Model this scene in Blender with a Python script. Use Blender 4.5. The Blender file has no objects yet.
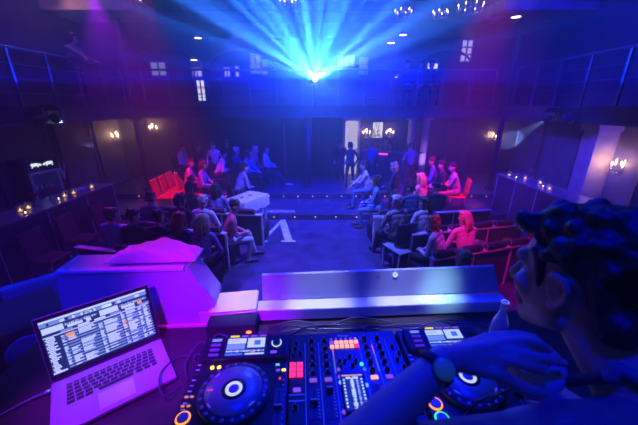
import bpy, bmesh, math, random
import numpy as np
from mathutils import Vector, Matrix, Euler, Quaternion
random.seed(7)
S = bpy.context.scene
COL = S.collection
R = math.radians
PI = math.pi
# ------------------------------------------------------------------ camera
F = 301.0; PITCH = R(19.6); CAMZ = 2.9
def ray(px, py):
    x = (px-319)/F; y = (212.5-py)/F
    c, s = math.cos(PITCH), math.sin(PITCH)
    return (x, c+y*s, -s+y*c)
def dep(px, py, d):
    r = ray(px, py); return Vector((r[0]*d, r[1]*d, CAMZ+r[2]*d))
def atz(px, py, z):
    r = ray(px, py); return dep(px, py, (z-CAMZ)/r[2])
def aty(px, py, Y):
    r = ray(px, py); return dep(px, py, Y/r[1])
def atx(px, py, X):
    r = ray(px, py); return dep(px, py, X/r[0])
cam = bpy.data.cameras.new('camera'); co = bpy.data.objects.new('camera', cam); COL.objects.link(co)
co.location = (0, 0, CAMZ); co.rotation_euler = (R(90)-PITCH, 0, 0)
cam.sensor_width = 36; cam.lens = 36*F/638; cam.clip_start = 0.02; cam.clip_end = 100
cam.dof.use_dof = True; cam.dof.focus_distance = 2.4; cam.dof.aperture_fstop = 3.2
S.camera = co
S.view_settings.view_transform = 'Standard'; S.view_settings.look = 'None'
S.view_settings.gamma = 1; S.view_settings.exposure = 0
S.view_settings.use_curve_mapping = False

# ------------------------------------------------------------------ materials
MATS = {}
def mat(name, col, rough=.6, metal=0., var=.15, scale=8., emit=None, es=0., bump=0., alpha=None, trans=0., spec=.5, coat=0.):
    if name in MATS: return MATS[name]
    m = bpy.data.materials.new(name); m.use_nodes = True
    nt = m.node_tree; b = nt.nodes['Principled BSDF']
    b.inputs['Roughness'].default_value = rough; b.inputs['Metallic'].default_value = metal
    b.inputs['Specular IOR Level'].default_value = spec
    b.inputs['Coat Weight'].default_value = coat
    if trans: b.inputs['Transmission Weight'].default_value = trans
    tc = nt.nodes.new('ShaderNodeTexCoord')
    nz = nt.nodes.new('ShaderNodeTexNoise'); nz.inputs['Scale'].default_value = scale; nz.inputs['Detail'].default_value = 4
    nt.links.new(tc.outputs['Object'], nz.inputs['Vector'])
    cr = nt.nodes.new('ShaderNodeValToRGB')
    lo = [max(0, c*(1-var)) for c in col]; hi = [min(1, c*(1+var)) for c in col]
    cr.color_ramp.elements[0].color = (*lo, 1); cr.color_ramp.elements[1].color = (*hi, 1)
    cr.color_ramp.elements[0].position = .3; cr.color_ramp.elements[1].position = .7
    nt.links.new(nz.outputs['Fac'], cr.inputs['Fac']); nt.links.new(cr.outputs['Color'], b.inputs['Base Color'])
    if bump:
        bp = nt.nodes.new('ShaderNodeBump'); bp.inputs['Strength'].default_value = bump; bp.inputs['Distance'].default_value = .01
        nt.links.new(nz.outputs['Fac'], bp.inputs['Height']); nt.links.new(bp.outputs['Normal'], b.inputs['Normal'])
    if emit:
        b.inputs['Emission Color'].default_value = (*emit, 1); b.inputs['Emission Strength'].default_value = es
    MATS[name] = m
    return m
def em(name, col, s):
    return mat(name, [c*.5 for c in col], .5, emit=col, es=s)

# ------------------------------------------------------------------ mesh helpers
def new(): return bmesh.new()
def xf(verts, M):
    for v in verts: v.co = M @ v.co
def box(bm, c, s, rot=None, mi=0, bev=0.):
    r = bmesh.ops.create_cube(bm, size=1)
    vs = r['verts']
    M = Matrix.Translation(Vector(c)) @ (rot.to_matrix().to_4x4() if rot else Matrix.Identity(4)) @ Matrix.Diagonal((*s, 1))
    xf(vs, M)
    fs = set(f for v in vs for f in v.link_faces)
    for f in fs: f.material_index = mi
    if bev:
        es = list(set(e for v in vs for e in v.link_edges))
        rr = bmesh.ops.bevel(bm, geom=es, offset=bev, segments=2, profile=.6, affect='EDGES')
        for f in rr['faces']: f.material_index = mi
    return vs
def cyl(bm, p0, p1, r0, r1=None, seg=16, mi=0, caps=True):
    r1 = r0 if r1 is None else r1
    p0 = Vector(p0); p1 = Vector(p1); d = p1-p0
    q = d.to_track_quat('Z', 'Y').to_matrix()
    a = []; b = []
    for i in range(seg):
        t = 2*PI*i/seg; e = q @ Vector((math.cos(t), math.sin(t), 0))
        a.append(bm.verts.new(p0+e*r0)); b.append(bm.verts.new(p1+e*r1))
    for i in range(seg):
        j = (i+1) % seg
        f = bm.faces.new((a[i], a[j], b[j], b[i])); f.material_index = mi; f.smooth = True
    if caps:
        f = bm.faces.new(list(reversed(a))); f.material_index = mi
        f = bm.faces.new(b); f.material_index = mi
def lathe(bm, prof, seg=20, mi=0, M=None):
    M = M or Matrix.Identity(4); rings = []
    for r, z in prof:
        rings.append([bm.verts.new(M @ Vector((max(r, 1e-4)*math.cos(2*PI*i/seg), max(r, 1e-4)*math.sin(2*PI*i/seg), z))) for i in range(seg)])
    for k in range(len(rings)-1):
        for i in range(seg):
            j = (i+1) % seg
            f = bm.faces.new((rings[k][i], rings[k][j], rings[k+1][j], rings[k+1][i])); f.smooth = True; f.material_index = mi
    f = bm.faces.new(list(reversed(rings[0]))); f.material_index = mi
    f = bm.faces.new(rings[-1]); f.material_index = mi
def tube(bm, pts, r, seg=8, mi=0):
    pts = [Vector(p) for p in pts]; rings = []
    for k, p in enumerate(pts):
        d = (pts[min(k+1, len(pts)-1)]-pts[max(k-1, 0)]).normalized()
        q = d.to_track_quat('Z', 'Y').to_matrix()
        rr = r[k] if isinstance(r, (list, tuple)) else r
        rings.append([bm.verts.new(p+q @ Vector((math.cos(2*PI*i/seg)*rr, math.sin(2*PI*i/seg)*rr, 0))) for i in range(seg)])
    for k in range(len(rings)-1):
        # align ring start to limit twist
        best = min(range(seg), key=lambda o: sum((rings[k][i].co-rings[k+1][(i+o) % seg].co).length for i in range(0, seg, 2)))
        rings[k+1] = rings[k+1][best:]+rings[k+1][:best]
        for i in range(seg):
            j = (i+1) % seg
            f = bm.faces.new((rings[k][i], rings[k][j], rings[k+1][j], rings[k+1][i])); f.smooth = True; f.material_index = mi
    f = bm.faces.new(list(reversed(rings[0]))); f.material_index = mi
    f = bm.faces.new(rings[-1]); f.material_index = mi
def spline(pts, n=8):
    pts = [Vector(p) for p in pts]; out = []
    P = [pts[0]]+pts+[pts[-1]]
    for k in range(1, len(P)-2):
        for i in range(n):
            t = i/n; a, b, c, d = P[k-1], P[k], P[k+1], P[k+2]
            out.append(.5*((2*b)+(c-a)*t+(2*a-5*b+4*c-d)*t*t+(3*b-a-3*c+d)*t**3))
    out.append(pts[-1]); return out
def prism(bm, poly, h, mi=0, M=None):
    M = M or Matrix.Identity(4)
    a = [bm.verts.new(M @ Vector((x, y, 0))) for x, y in poly]; b = [bm.verts.new(M @ Vector((x, y, h))) for x, y in poly]
    n = len(poly)
    for i in range(n):
        j = (i+1) % n; f = bm.faces.new((a[i], a[j], b[j], b[i])); f.material_index = mi
    f = bm.faces.new(list(reversed(a))); f.material_index = mi
    f = bm.faces.new(b); f.material_index = mi
def ell(bm, c, r, rot=None, seg=16, mi=0):
    rr = bmesh.ops.create_uvsphere(bm, u_segments=seg, v_segments=max(6, seg*2//3), radius=1)
    M = Matrix.Translation(Vector(c)) @ (rot.to_matrix().to_4x4() if rot else Matrix.Identity(4)) @ Matrix.Diagonal((*r, 1))
    xf(rr['verts'], M)
    for v in rr['verts']:
        for f in v.link_faces: f.smooth = True; f.material_index = mi
def ring(bm, c, R0, r, M=None, seg=28, s2=8, mi=0):
    M = M or Matrix.Identity(4); V = []
    for i in range(seg):
        t = 2*PI*i/seg
        V.append([bm.verts.new(M @ (Vector(c)+Vector(((R0+r*math.cos(2*PI*j/s2))*math.cos(t), (R0+r*math.cos(2*PI*j/s2))*math.sin(t), r*math.sin(2*PI*j/s2))))) for j in range(s2)])
    for i in range(seg):
        for j in range(s2):
            a = (i+1) % seg; b = (j+1) % s2
            f = bm.faces.new((V[i][j], V[a][j], V[a][b], V[i][b])); f.smooth = True; f.material_index = mi
def obj(name, bm, mats, parent=None, loc=(0, 0, 0), rot=(0, 0, 0), label=None):
    bmesh.ops.recalc_face_normals(bm, faces=bm.faces[:])
    me = bpy.data.meshes.new(name); bm.to_mesh(me); bm.free()
    for m in (mats if isinstance(mats, (list, tuple)) else [mats]): me.materials.append(m)
    o = bpy.data.objects.new(name, me); COL.objects.link(o)
    o.location = loc; o.rotation_euler = rot
    if parent: o.parent = parent
    if label: o['label'] = label
    return o
def tag(o, label, cat, group=None):
    o['label'] = label; o['category'] = cat
    if group: o['group'] = group
    return o
def thing(name, label, cat, loc=(0, 0, 0), rz=0, group=None, rot=None):
    o = bpy.data.objects.new(name, None); COL.objects.link(o); o.empty_display_size = .1
    o.location = loc; o.rotation_euler = rot if rot else (0, 0, rz)
    return tag(o, label, cat, group)
def struct(name, bm, m):
    o = obj(name, bm, m); o['kind'] = 'structure'; return o
def dup(root, loc, rz=None, label=None, group=None, rot=None):
    r = root.copy(); COL.objects.link(r); r.location = loc
    if rz is not None: r.rotation_euler = (0, 0, rz)
    if rot is not None: r.rotation_euler = rot
    if label: r['label'] = label
    if group: r['group'] = group
    for ch in list(root.children):
        c = ch.copy(); COL.objects.link(c); c.parent = r
        for g in list(ch.children):
            d = g.copy(); COL.objects.link(d); d.parent = c
    return r
def copypart(src, parent, loc, label=None):
    c = src.copy(); COL.objects.link(c); c.parent = parent; c.location = loc
    for g in list(src.children):
        d = g.copy(); COL.objects.link(d); d.parent = c
    if label: c['label'] = label
    return c
def text(name, s, size, m, parent=None, loc=(0, 0, 0), rot=(0, 0, 0), ext=.0006, bold=0.):
    cu = bpy.data.curves.new(name, 'FONT'); cu.body = s; cu.size = size; cu.extrude = ext; cu.offset = bold; cu.align_x = 'CENTER'; cu.align_y = 'CENTER'
    t = bpy.data.objects.new('tmp', cu); COL.objects.link(t)
    bpy.context.view_layer.update()
    me = bpy.data.meshes.new_from_object(t.evaluated_get(bpy.context.evaluated_depsgraph_get()))
    bpy.data.objects.remove(t); me.name = name; me.materials.clear(); me.materials.append(m)
    o = bpy.data.objects.new(name, me); COL.objects.link(o); o.location = loc; o.rotation_euler = rot
    if parent: o.parent = parent
    return o
def area(name, loc, target, size, col, e, spread=180, sy=None):
    l = bpy.data.lights.new(name, 'AREA'); l.energy = e; l.color = col; l.size = size; l.spread = R(spread)
    if sy: l.shape = 'RECTANGLE'; l.size_y = sy
    o = bpy.data.objects.new(name, l); COL.objects.link(o); o.location = loc
    o.rotation_euler = (Vector(target)-Vector(loc)).to_track_quat('-Z', 'Y').to_euler(); return o
def spot(name, loc, target, ang, col, e, blend=.4, rad=.03):
    l = bpy.data.lights.new(name, 'SPOT'); l.energy = e; l.color = col; l.spot_size = R(ang); l.spot_blend = blend; l.shadow_soft_size = rad
    o = bpy.data.objects.new(name, l); COL.objects.link(o); o.location = loc
    o.rotation_euler = (Vector(target)-Vector(loc)).to_track_quat('-Z', 'Y').to_euler(); return o
def point(name, loc, col, e, rad=.03):
    l = bpy.data.lights.new(name, 'POINT'); l.energy = e; l.color = col; l.shadow_soft_size = rad
    o = bpy.data.objects.new(name, l); COL.objects.link(o); o.location = loc; return o

#==PALETTE
M_floor = mat('dark_floor', (.062, .050, .115), .40, var=.4, scale=3, bump=.08)
M_step = mat('step_board', (.06, .05, .10), .42, var=.3, scale=4)
M_wall = mat('wall_paint', (.075, .065, .075), .8, var=.25, scale=2)
M_wallp = mat('wall_panel', (.16, .14, .16), .7, var=.25, scale=3)
M_ceil = mat('ceiling_black', (.03, .03, .035), .9)
M_fascia = mat('balcony_fascia', (.045, .04, .05), .55, var=.2, scale=3)
M_rail = mat('rail_metal', (.22, .21, .24), .35, .7)
M_black = mat('black_plastic', (.022, .022, .026), .45)
M_blackm = mat('black_matte', (.03, .03, .035), .7)
M_gear = mat('gear_top', (.035, .035, .042), .35, var=.1)
M_knob = mat('knob_rubber', (.03, .03, .035), .5)
M_knobw = mat('knob_mark', (.8, .8, .85), .4, emit=(.25, .35, 1), es=.12)
M_silver = mat('aluminium', (.40, .39, .42), .5, .15, var=.05)
M_steel = mat('brushed_steel', (.62, .64, .66), .3, .75, var=.08, scale=20)
M_chrome = mat('chrome', (.8, .8, .82), .15, 1.)
M_white = mat('white_matte', (.8, .8, .8), .6, var=.05)
M_frame = mat('pale_frame', (.62, .58, .62), .45)
M_panel = mat('partition_panel', (.05, .05, .06), .45)
M_leather = mat('black_leather', (.028, .026, .03), .38, bump=.1, scale=30)
M_red = mat('red_vinyl', (.62, .05, .06), .45, var=.1)
M_maroon = mat('maroon_vinyl', (.24, .035, .045), .5, var=.15)
M_wood = mat('dark_wood', (.10, .055, .04), .4, var=.3, scale=6)
M_glass = mat('clear_glass', (.9, .92, .95), .05, trans=.9)
M_flame = em('candle_flame', (1, .55, .18), 16)
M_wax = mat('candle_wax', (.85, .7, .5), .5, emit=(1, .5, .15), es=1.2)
M_bulb = em('warm_bulb', (1, .62, .32), 30)
M_bulbd = em('dim_warm_bulb', (1, .7, .5), 5)
M_curtain = mat('black_curtain', (.035, .03, .04), .9, var=.3, scale=5)
M_petal = mat('red_petal', (.5, .02, .05), .6)
M_stem = mat('green_stem', (.05, .12, .04), .6)

#==SETTING
b = new(); box(b, (0, 4.65, -.05), (14.2, 5.8, .1)); struct('floor', b, M_floor)
b = new(); box(b, (0, .3, .5), (14.2, 4.1, 1.0)); struct('floor_stage', b, M_wood)
b = new(); box(b, (0, 8.28, .075), (14.0, 1.46, .15)); box(b, (0, 7.56, .146), (14.0, .03, .012)); struct('floor_lower_step', b, M_step)
b = new(); box(b, (0, 10.5, .15), (14.0, 3.0, .30)); box(b, (0, 9.01, .296), (14.0, .03, .012)); struct('floor_upper_step', b, M_step)
b = new(); box(b, (-7.0, 5, 4), (.2, 14, 8)); struct('wall_left', b, M_wall)
b = new(); box(b, (7.0, 5, 4), (.2, 14, 8)); struct('wall_right', b, M_wall)
b = new(); box(b, (0, 12.1, 4), (14.2, .2, 8)); struct('wall_back', b, M_wall)
b = new(); box(b, (0, -2.0, 4), (14.2, .2, 8)); struct('wall_front', b, M_wall)
b = new(); box(b, (0, 5, 8.05), (14.2, 14.4, .1)); struct('ceiling', b, M_ceil)
# balcony slabs with a projecting lip
b = new(); box(b, (-6.2, 3.9, 2.72), (1.4, 11.6, .3)); box(b, (-5.49, 3.9, 2.86), (.06, 11.6, .05)); box(b, (-5.49, 3.9, 2.57), (.06, 11.6, .05)); struct('trim_balcony_left', b, M_fascia)
b = new(); box(b, (6.2, 3.9, 2.72), (1.4, 11.6, .3)); box(b, (5.49, 3.9, 2.86), (.06, 11.6, .05)); box(b, (5.49, 3.9, 2.57), (.06, 11.6, .05)); struct('trim_balcony_right', b, M_fascia)
b = new(); box(b, (0, 10.85, 2.72), (13.8, 2.3, .3)); box(b, (0, 9.69, 2.86), (13.8, .06, .05)); box(b, (0, 9.69, 2.57), (13.8, .06, .05)); struct('trim_balcony_back', b, M_fascia)
b = new(); box(b, (0, 10.95, 5.27), (13.8, 2.1, .3)); box(b, (0, 9.89, 5.40), (13.8, .06, .05)); struct('trim_upper_balcony', b, M_fascia)
b = new(); box(b, (-5.8, 9.3, 5.28), (2.4, 1.2, .30)); box(b, (-5.8, 8.68, 5.40), (2.4, .06, .06)); struct('trim_upper_balcony_left', b, mat('stained_fascia', (.30, .22, .18), .7, var=.5, scale=3))
b = new(); box(b, (5.8, 9.3, 5.28), (2.4, 1.2, .30)); box(b, (5.8, 8.68, 5.40), (2.4, .06, .06)); struct('trim_upper_balcony_right', b, MATS['stained_fascia'])
# wall panels between mouldings on the side and back walls
k = 0; M_moul = mat('moulding', (.17, .14, .15), .5)
for sx in (-1, 1):
    for y0, y1 in ((4.6, 6.0), (6.35, 7.8), (8.1, 9.3), (9.5, 10.7)):
        k += 1; b = new(); x = sx*6.885
        ym = (y0+y1)/2
        box(b, (x, ym, 1.45), (.03, y1-y0, 2.1))
        for yy in (y0, y1): box(b, (x-sx*.02, yy, 1.45), (.04, .05, 2.2), mi=1)
        for zz in (.4, 2.5): box(b, (x-sx*.02, ym, zz), (.04, y1-y0, .05), mi=1)
        o = struct('trim_%d' % k, b, [M_wallp, M_moul])
for x0, x1 in ((-6.6, -5.4), (-5.1, -3.6), (-3.3, -1.9)):
    k += 1; b = new(); box(b, ((x0+x1)/2, 11.98, 1.45), (x1-x0, .03, 2.1))
    for xx in (x0, x1): box(b, (xx, 11.96, 1.45), (.05, .04, 2.2), mi=1)
    for zz in (.4, 2.5): box(b, ((x0+x1)/2, 11.96, zz), (x1-x0, .04, .05), mi=1)
    struct('trim_%d' % k, b, [M_wall, M_fascia])
# columns at the balcony corners
for i, (x, y) in enumerate(((-5.55, 9.5), (5.55, 9.5), (-.35, 9.9))):
    k += 1; b = new(); zt = 8 if i < 2 else 2.57; cyl(b, (x, y, .3), (x, y, zt), .075, seg=14); box(b, (x, y, .36), (.24, .24, .12)); box(b, (x, y, 2.5), (.22, .22, .1))
    if i < 2: box(b, (x, y, 5.05), (.22, .22, .1))
    struct('trim_%d' % k, b, M_fascia)
k += 1; b = new(); box(b, (6.62, 7.27, 1.3), (.50, .42, 2.35)); box(b, (6.60, 7.27, 2.40), (.58, .52, .12)); box(b, (6.58, 7.27, 2.5), (.62, .56, .08)); box(b, (6.60, 7.27, .12), (.56, .5, .24))
struct('trim_%d' % k, b, mat('plaster_pilaster', (.45, .38, .34), .7, var=.2, scale=5))

#==BACK DOORS
def door(n, x, w, h, glow=None):
    b = new()
    box(b, (x-w/2-.04, 11.94, .3+h/2), (.09, .12, h+.1)); box(b, (x+w/2+.04, 11.94, .3+h/2), (.09, .12, h+.1)); box(b, (x, 11.94, .3+h+.05), (w+.17, .12, .1))
    o = struct('door_%d' % n, b, M_frame)
    b = new(); box(b, (x, 11.97, .3+h/2), (w, .05, h))
    for zz in (.25, .68): box(b, (x, 11.94, .3+h*zz), (w*.72, .02, h*.3))
    p = obj('door_leaf', b, glow or M_blackm, o)
    b = new(); cyl(b, (x+w*.4, 11.93, 1.3), (x+w*.4, 11.86, 1.3), .02); ell(b, (x+w*.4, 11.85, 1.3), (.035, .03, .035), seg=10); obj('door_handle', b, M_chrome, o)
door(1, -.85, .9, 2.05); door(2, .12, .75, 2.05)
door(3, 1.25, .5, 2.05, em('lit_doorway', (.95, .85, .72), .55))
#==RAILINGS
def railing(label, p0, p1, n, group='balcony railings'):
    p0 = Vector(p0); p1 = Vector(p1); d = p1-p0; L = d.length
    t = thing('railing', label, 'railing', p0, math.atan2(d.y, d.x), group)
    b = new(); cyl(b, (0, 0, 1.02), (L, 0, 1.02), .03, seg=10); obj('handrail', b, M_rail, t)
    b = new()
    for z in (.25, .5, .75): cyl(b, (0, 0, z), (L, 0, z), .009, seg=6)
    obj('rail_wires', b, M_rail, t)
    src = None
    for i in range(n):
        x = L*i/(n-1)
        if src is None:
            b = new(); box(b, (0, 0, .51), (.045, .045, 1.02)); box(b, (0, 0, .012), (.1, .1, .024)); src = obj('post', b, M_rail, t, (x, 0, 0))
        else: copypart(src, t, (x, 0, 0))
railing('slim metal railing along the left side balcony', (-5.6, -.5, 2.87), (-5.6, 9.3, 2.87), 13)
railing('slim metal railing along the right side balcony', (5.6, -.5, 2.87), (5.6, 9.3, 2.87), 13)
railing('metal railing across the back balcony left of the bright projector', (-5.3, 9.8, 2.87), (-.5, 9.8, 2.87), 7)
railing('metal railing across the back balcony right of the bright projector', (-.2, 9.8, 2.87), (5.3, 9.8, 2.87), 8)
railing('railing of the uppermost balcony at the top of the back wall', (-5.2, 10.0, 5.42), (5.2, 10.0, 5.42), 9)

#==FLOOR GRAPHICS
def vpoly(w, h):
    # a serif letter V, apex at -y, heavy left stroke
    return [(-.5*w, .5*h), (-.12*w, .5*h), (-.12*w, .46*h), (-.2*w, .44*h), (.06*w, -.22*h), (.34*w, .44*h), (.24*w, .46*h), (.24*w, .5*h), (.52*w, .5*h), (.52*w, .46*h), (.42*w, .44*h), (.05*w, -.5*h), (-.04*w, -.5*h), (-.40*w, .44*h), (-.5*w, .46*h)]
M_paint = mat('white_floor_paint', (.75, .75, .78), .6, var=.25, scale=9)
b = new(); pc = atz(280, 231, 0)
prism(b, vpoly(.86, 1.5), .004); o = obj('floor_letter', b, M_paint, None, (pc.x, pc.y+.12, .0005), (0, 0, PI))
tag(o, 'big white serif letter V painted upside down on the blue dance floor', 'floor sign')
pc = atz(275, 211.5, .15)
o = text('step_lettering', 'VERNISSAGE', .36, M_paint, None, (-1.11, 7.84, .1515), (0, 0, PI), .001, .0); o.scale = (.47, .95, 1)
tag(o, 'white VERNISSAGE lettering lying upside down on the step edge', 'floor sign')
for i in range(26):
    x = -5.6+i*.45
    if i == 0:
        b = new(); cyl(b, (0, 0, 0), (0, -.012, 0), .016, seg=10); L0 = obj('step_light', b, em('amber_led', (1, .45, .15), 1.6), None, (x, 8.999, .235))
        tag(L0, 'tiny amber step light in a row on the upper step riser', 'step light', 'amber lights in the upper step riser')
    else: dup(L0, (x, 8.999, .235))
for i in range(7):
    c = dup(L0, (-1.2+i*.55, 7.549, .085), None, 'tiny amber step light in the lower step riser', 'amber lights in the lower step riser')
#==BOOTH
BY = R(3.37)
BT = 1.945                       # table top height
cB, sB = math.cos(BY), math.sin(BY)
def bl(u, v, z): return Vector((u*cB-v*sB, u*sB+v*cB, z))
t = thing('dj_table', 'black DJ table carrying the decks, mixer and laptop', 'table', bl(0, .82, 1.0), BY)
b = new(); box(b, (0, 0, .925), (2.3, .72, .04), bev=.004); obj('tabletop', b, mat('table_laminate', (.05, .035, .035), .42, var=.25, scale=9), t)
for x in (-1.1, 1.1):
    for y in (-.31, .31):
        b = new(); box(b, (x, y, .4525), (.06, .06, .905)); obj('leg', b, M_blackm, t)
# screens: emissive palette
M_sw = em('screen_white', (.62, .80, 1.0), .82); M_sg = em('screen_grey', (.22, .38, .62), .7); M_sd = em('screen_dark', (.015, .05, .11), .5)
M_so = em('screen_orange', (1, .42, .10), .8); M_sb = em('screen_blue', (.1, .3, .8), .5); M_sy = em('screen_yellow', (1, .8, .05), .9)
M_sr = em('pad_red', (1, .03, .14), 1.3); M_pk = em('pad_pink', (1, .25, .5), 1.0); M_po = em('pad_orange', (1, .42, .2), 1.2)
M_vi = em('button_violet', (.45, .15, .9), .45); M_or = em('ring_orange', (1, .28, .02), 2.0); M_gr = em('ring_green', (.03, 1, .2), 1.6)
M_yl = em('led_yellow', (1, .62, .03), 2.5); M_cy = em('led_cyan', (.2, .6, 1), .9)
M_dv = em('button_dim_violet', (.35, .1, .7), .14)
SCR = [M_sd, M_sw, M_sg, M_so, M_sb, M_sy]
def slab(bm, x0, y0, x1, y1, z, mi, h=.0004):
    box(bm, ((x0+x1)/2, (y0+y1)/2, z), (abs(x1-x0), abs(y1-y0), h), mi=mi)
#==CDJ
def make_deck(label):
    t = thing('media_player', label, 'DJ player', bl(-.2185, .697, BT), BY)     # origin: under the jog wheel centre
    b = new(); box(b, (0, .045, .055), (.318, .41, .09), bev=.006)
    box(b, (0, .047, .1085), (.312, .40, .018), bev=.004)
    for x in (-.13, .13):
        for y in (-.13, .22): cyl(b, (x, y, 0), (x, y, .012), .018, seg=12)
    for i in range(10): box(b, (-.142, -.06+i*.02, .1178), (.012, .004, .0012), mi=1)
    for i in range(9): box(b, (.148, -.1+i*.018, .1178), (.006, .002, .0012), mi=1)
    obj('body', b, [M_gear, M_knobw], t)
    b = new(); box(b, (0, 0, .0), (.300, .095, .022), bev=.005)
    o = obj('display_hood', b, M_black, t, (.008, .174, .130), (R(9), 0, 0))
    b = new(); slab(b, -.07, -.0375, .07, .0375, .0120, 0)
    rnd = random.Random(3)
    slab(b, -.068, .012, -.002, .034, .0123, 1); slab(b, .004, -.006, .066, .034, .0123, 1); slab(b, .028, .004, .05, .024, .0126, 4)
    slab(b, -.068, -.012, -.004, .010, .0123, 2)
    for i in range(7): slab(b, -.066, .008-i*.0028+.022, -.066+rnd.uniform(.02, .058), .0095-i*.0028+.022, .0126, 2 if i % 2 else 1)
    for i in range(44):
        h = rnd.uniform(.002, .008); x = -.067+i*.003; slab(b, x, -.019-h/2, x+.0022, -.019+h/2, .0123, 1 if rnd.random() > .25 else 2)
    slab(b, -.068, -.035, -.01, -.027, .0123, 4); slab(b, 0, -.034, .066, -.028, .0123, 1); slab(b, .02, -.026, .034, -.023, .0125, 3)
    p = obj('screen', b, SCR, o)
    b = new(); slab(b, -.062, .040, -.03, .0465, .0125, 0, .002); obj('source_button', b, M_sy, o, label='lit yellow button above the screen')
    for i in range(3):
        b = new(); slab(b, -.02+i*.032, .040, .004+i*.032, .0455, .0125, 0, .002); obj('menu_button', b, M_vi, o)
    for i in range(4):
        b = new(); box(b, (-.108, .03-i*.02, .0125), (.034, .010, .003), bev=.001); obj('side_button', b, M_sg if i == 0 else M_dv, o)
    b = new(); cyl(b, (.108, .01, .011), (.108, .01, .028), .014, .0125, seg=20); k = obj('browse_knob', b, M_knob, o)
    b = new(); ring(b, (.108, .01, .0125), .0165, .0022); obj('knob_light', b, M_sw, k)
    b = new(); box(b, (.1, -.028, .0125), (.022, .009, .003)); obj('back_button', b, M_vi, o)
    # jog wheel
    b = new(); lathe(b, [(.103, .117), (.1075, .120), (.1075, .133), (.104, .138), (.087, .1405)], seg=64)
    for i in range(22):
        a = 2*PI*i/22; ell(b, (.0965*math.cos(a), .0965*math.sin(a), .1388), (.0068, .0068, .003), seg=8, mi=1)
    j = obj('jog_wheel', b, [mat('jog_rubber', (.06, .06, .07), .35), mat('jog_dimple', (.35, .35, .4), .3, .5)], t)
    b = new(); lathe(b, [(.0855, .1395), (.0855, .1425), (.036, .1428)], seg=64)
    for a in (40, 140, 220, 320): box(b, (.08*math.cos(R(a)), .08*math.sin(R(a)), .1427), (.004, .018, .0012), Euler((0, 0, R(a))), 1)
    obj('touch_plate', b, [mat('jog_plate', (.42, .42, .5), .28, .35, var=.04), M_knobw], j)
    b = new(); lathe(b, [(.0365, .1422), (.0365, .1436), (.024, .1437)], seg=40); obj('hub_disc', b, M_black, j)
    b = new(); lathe(b, [(.0258, .1434), (.0255, .1444), (.0160, .1444), (.0155, .1436)], seg=36); obj('hub_ring', b, em('hub_white', (.75, .85, 1), .8), j)
    b = new(); lathe(b, [(.0150, .1434), (.0140, .1446), (.0015, .1448)], seg=24); obj('hub_cap', b, mat('hub_grey', (.4, .42, .5), .4), j)
    b = new(); slab(b, -.079, -.002, -.062, .001, .1432, 0); obj('position_mark', b, M_sr, j)
    # transport buttons
    for y, m, lb in ((-.067, M_or, 'play button ringed in orange light'), (-.112, M_gr, 'cue button ringed in green light')):
        b = new(); lathe(b, [(.0165, .117), (.0165, .1225), (.013, .1235)], seg=28); o = obj('transport_button', b, mat('button_chrome', (.45, .45, .5), .3, .6), t, (-.131, y, 0), label=lb)
        b = new(); ring(b, (0, 0, .1195), .0185, .0024, seg=32); obj('light_ring', b, m, o)
    for x in (-.096, -.073):
        b = new(); lathe(b, [(.0065, .117), (.0068, .1205), (.003, .1225)], seg=16); obj('loop_button', b, M_yl, t, (x, .106, 0))
    for x in (-.145, -.128):
        for y in (.0, -.03):
            b = new(); box(b, (x, y, .119), (.009, .005, .004)); obj('track_button', b, em('amber_small', (1, .35, .12), .7), t)
    for y in (.075, .045):
        b = new(); box(b, (-.137, y, .119), (.02, .008, .004)); obj('search_button', b, M_blackm, t)
    # tempo fader
    b = new(); box(b, (.136, -.07, .1178), (.026, .17, .0016)); box(b, (.136, -.07, .1182), (.004, .155, .002), mi=1); f = obj('tempo_fader', b, [mat('fader_track', (.10, .10, .14), .5), M_black], t)
    b = new(); box(b, (.136, -.05, .125), (.024, .014, .012), bev=.002); box(b, (.136, -.05, .1312), (.022, .002, .001), mi=1); obj('fader_cap', b, [M_knob, M_knobw], f)
    for x, y, m, lb in ((.124, .106, M_cy, None), (.146, .083, M_yl, None), (.127, .083, M_vi, None), (.135, .05, M_sr, None)):
        b = new(); box(b, (x, y, .119), (.013 if m != M_sr else .006, .007, .004), bev=.001); obj('tempo_button', b, m, t)
    b = new(); cyl(b, (.136, .14, .117), (.136, .14, .131), .009, .008, seg=16); box(b, (.136, .144, .1314), (.0016, .007, .001), mi=1); obj('jog_knob', b, [M_knob, M_knobw], t)
    text('brand_lettering', 'Pioneer', .018, M_knobw, t, (.0, -.130, .1179))
    b = new(); box(b, (.0, -.146, .112), (.312, .012, .008)); obj('front_strip', b, mat('front_strip', (.35, .35, .42), .35, .4), t)
    return t
deck = make_deck('DJ media player beside the laptop, its round screen-lit jog wheel fully visible')
deck2 = dup(deck, bl(.515, .698, BT), BY, "DJ media player under the DJ's hand, right of the mixer")
deck2['group'] = deck['group'] = 'DJ media players'
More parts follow.
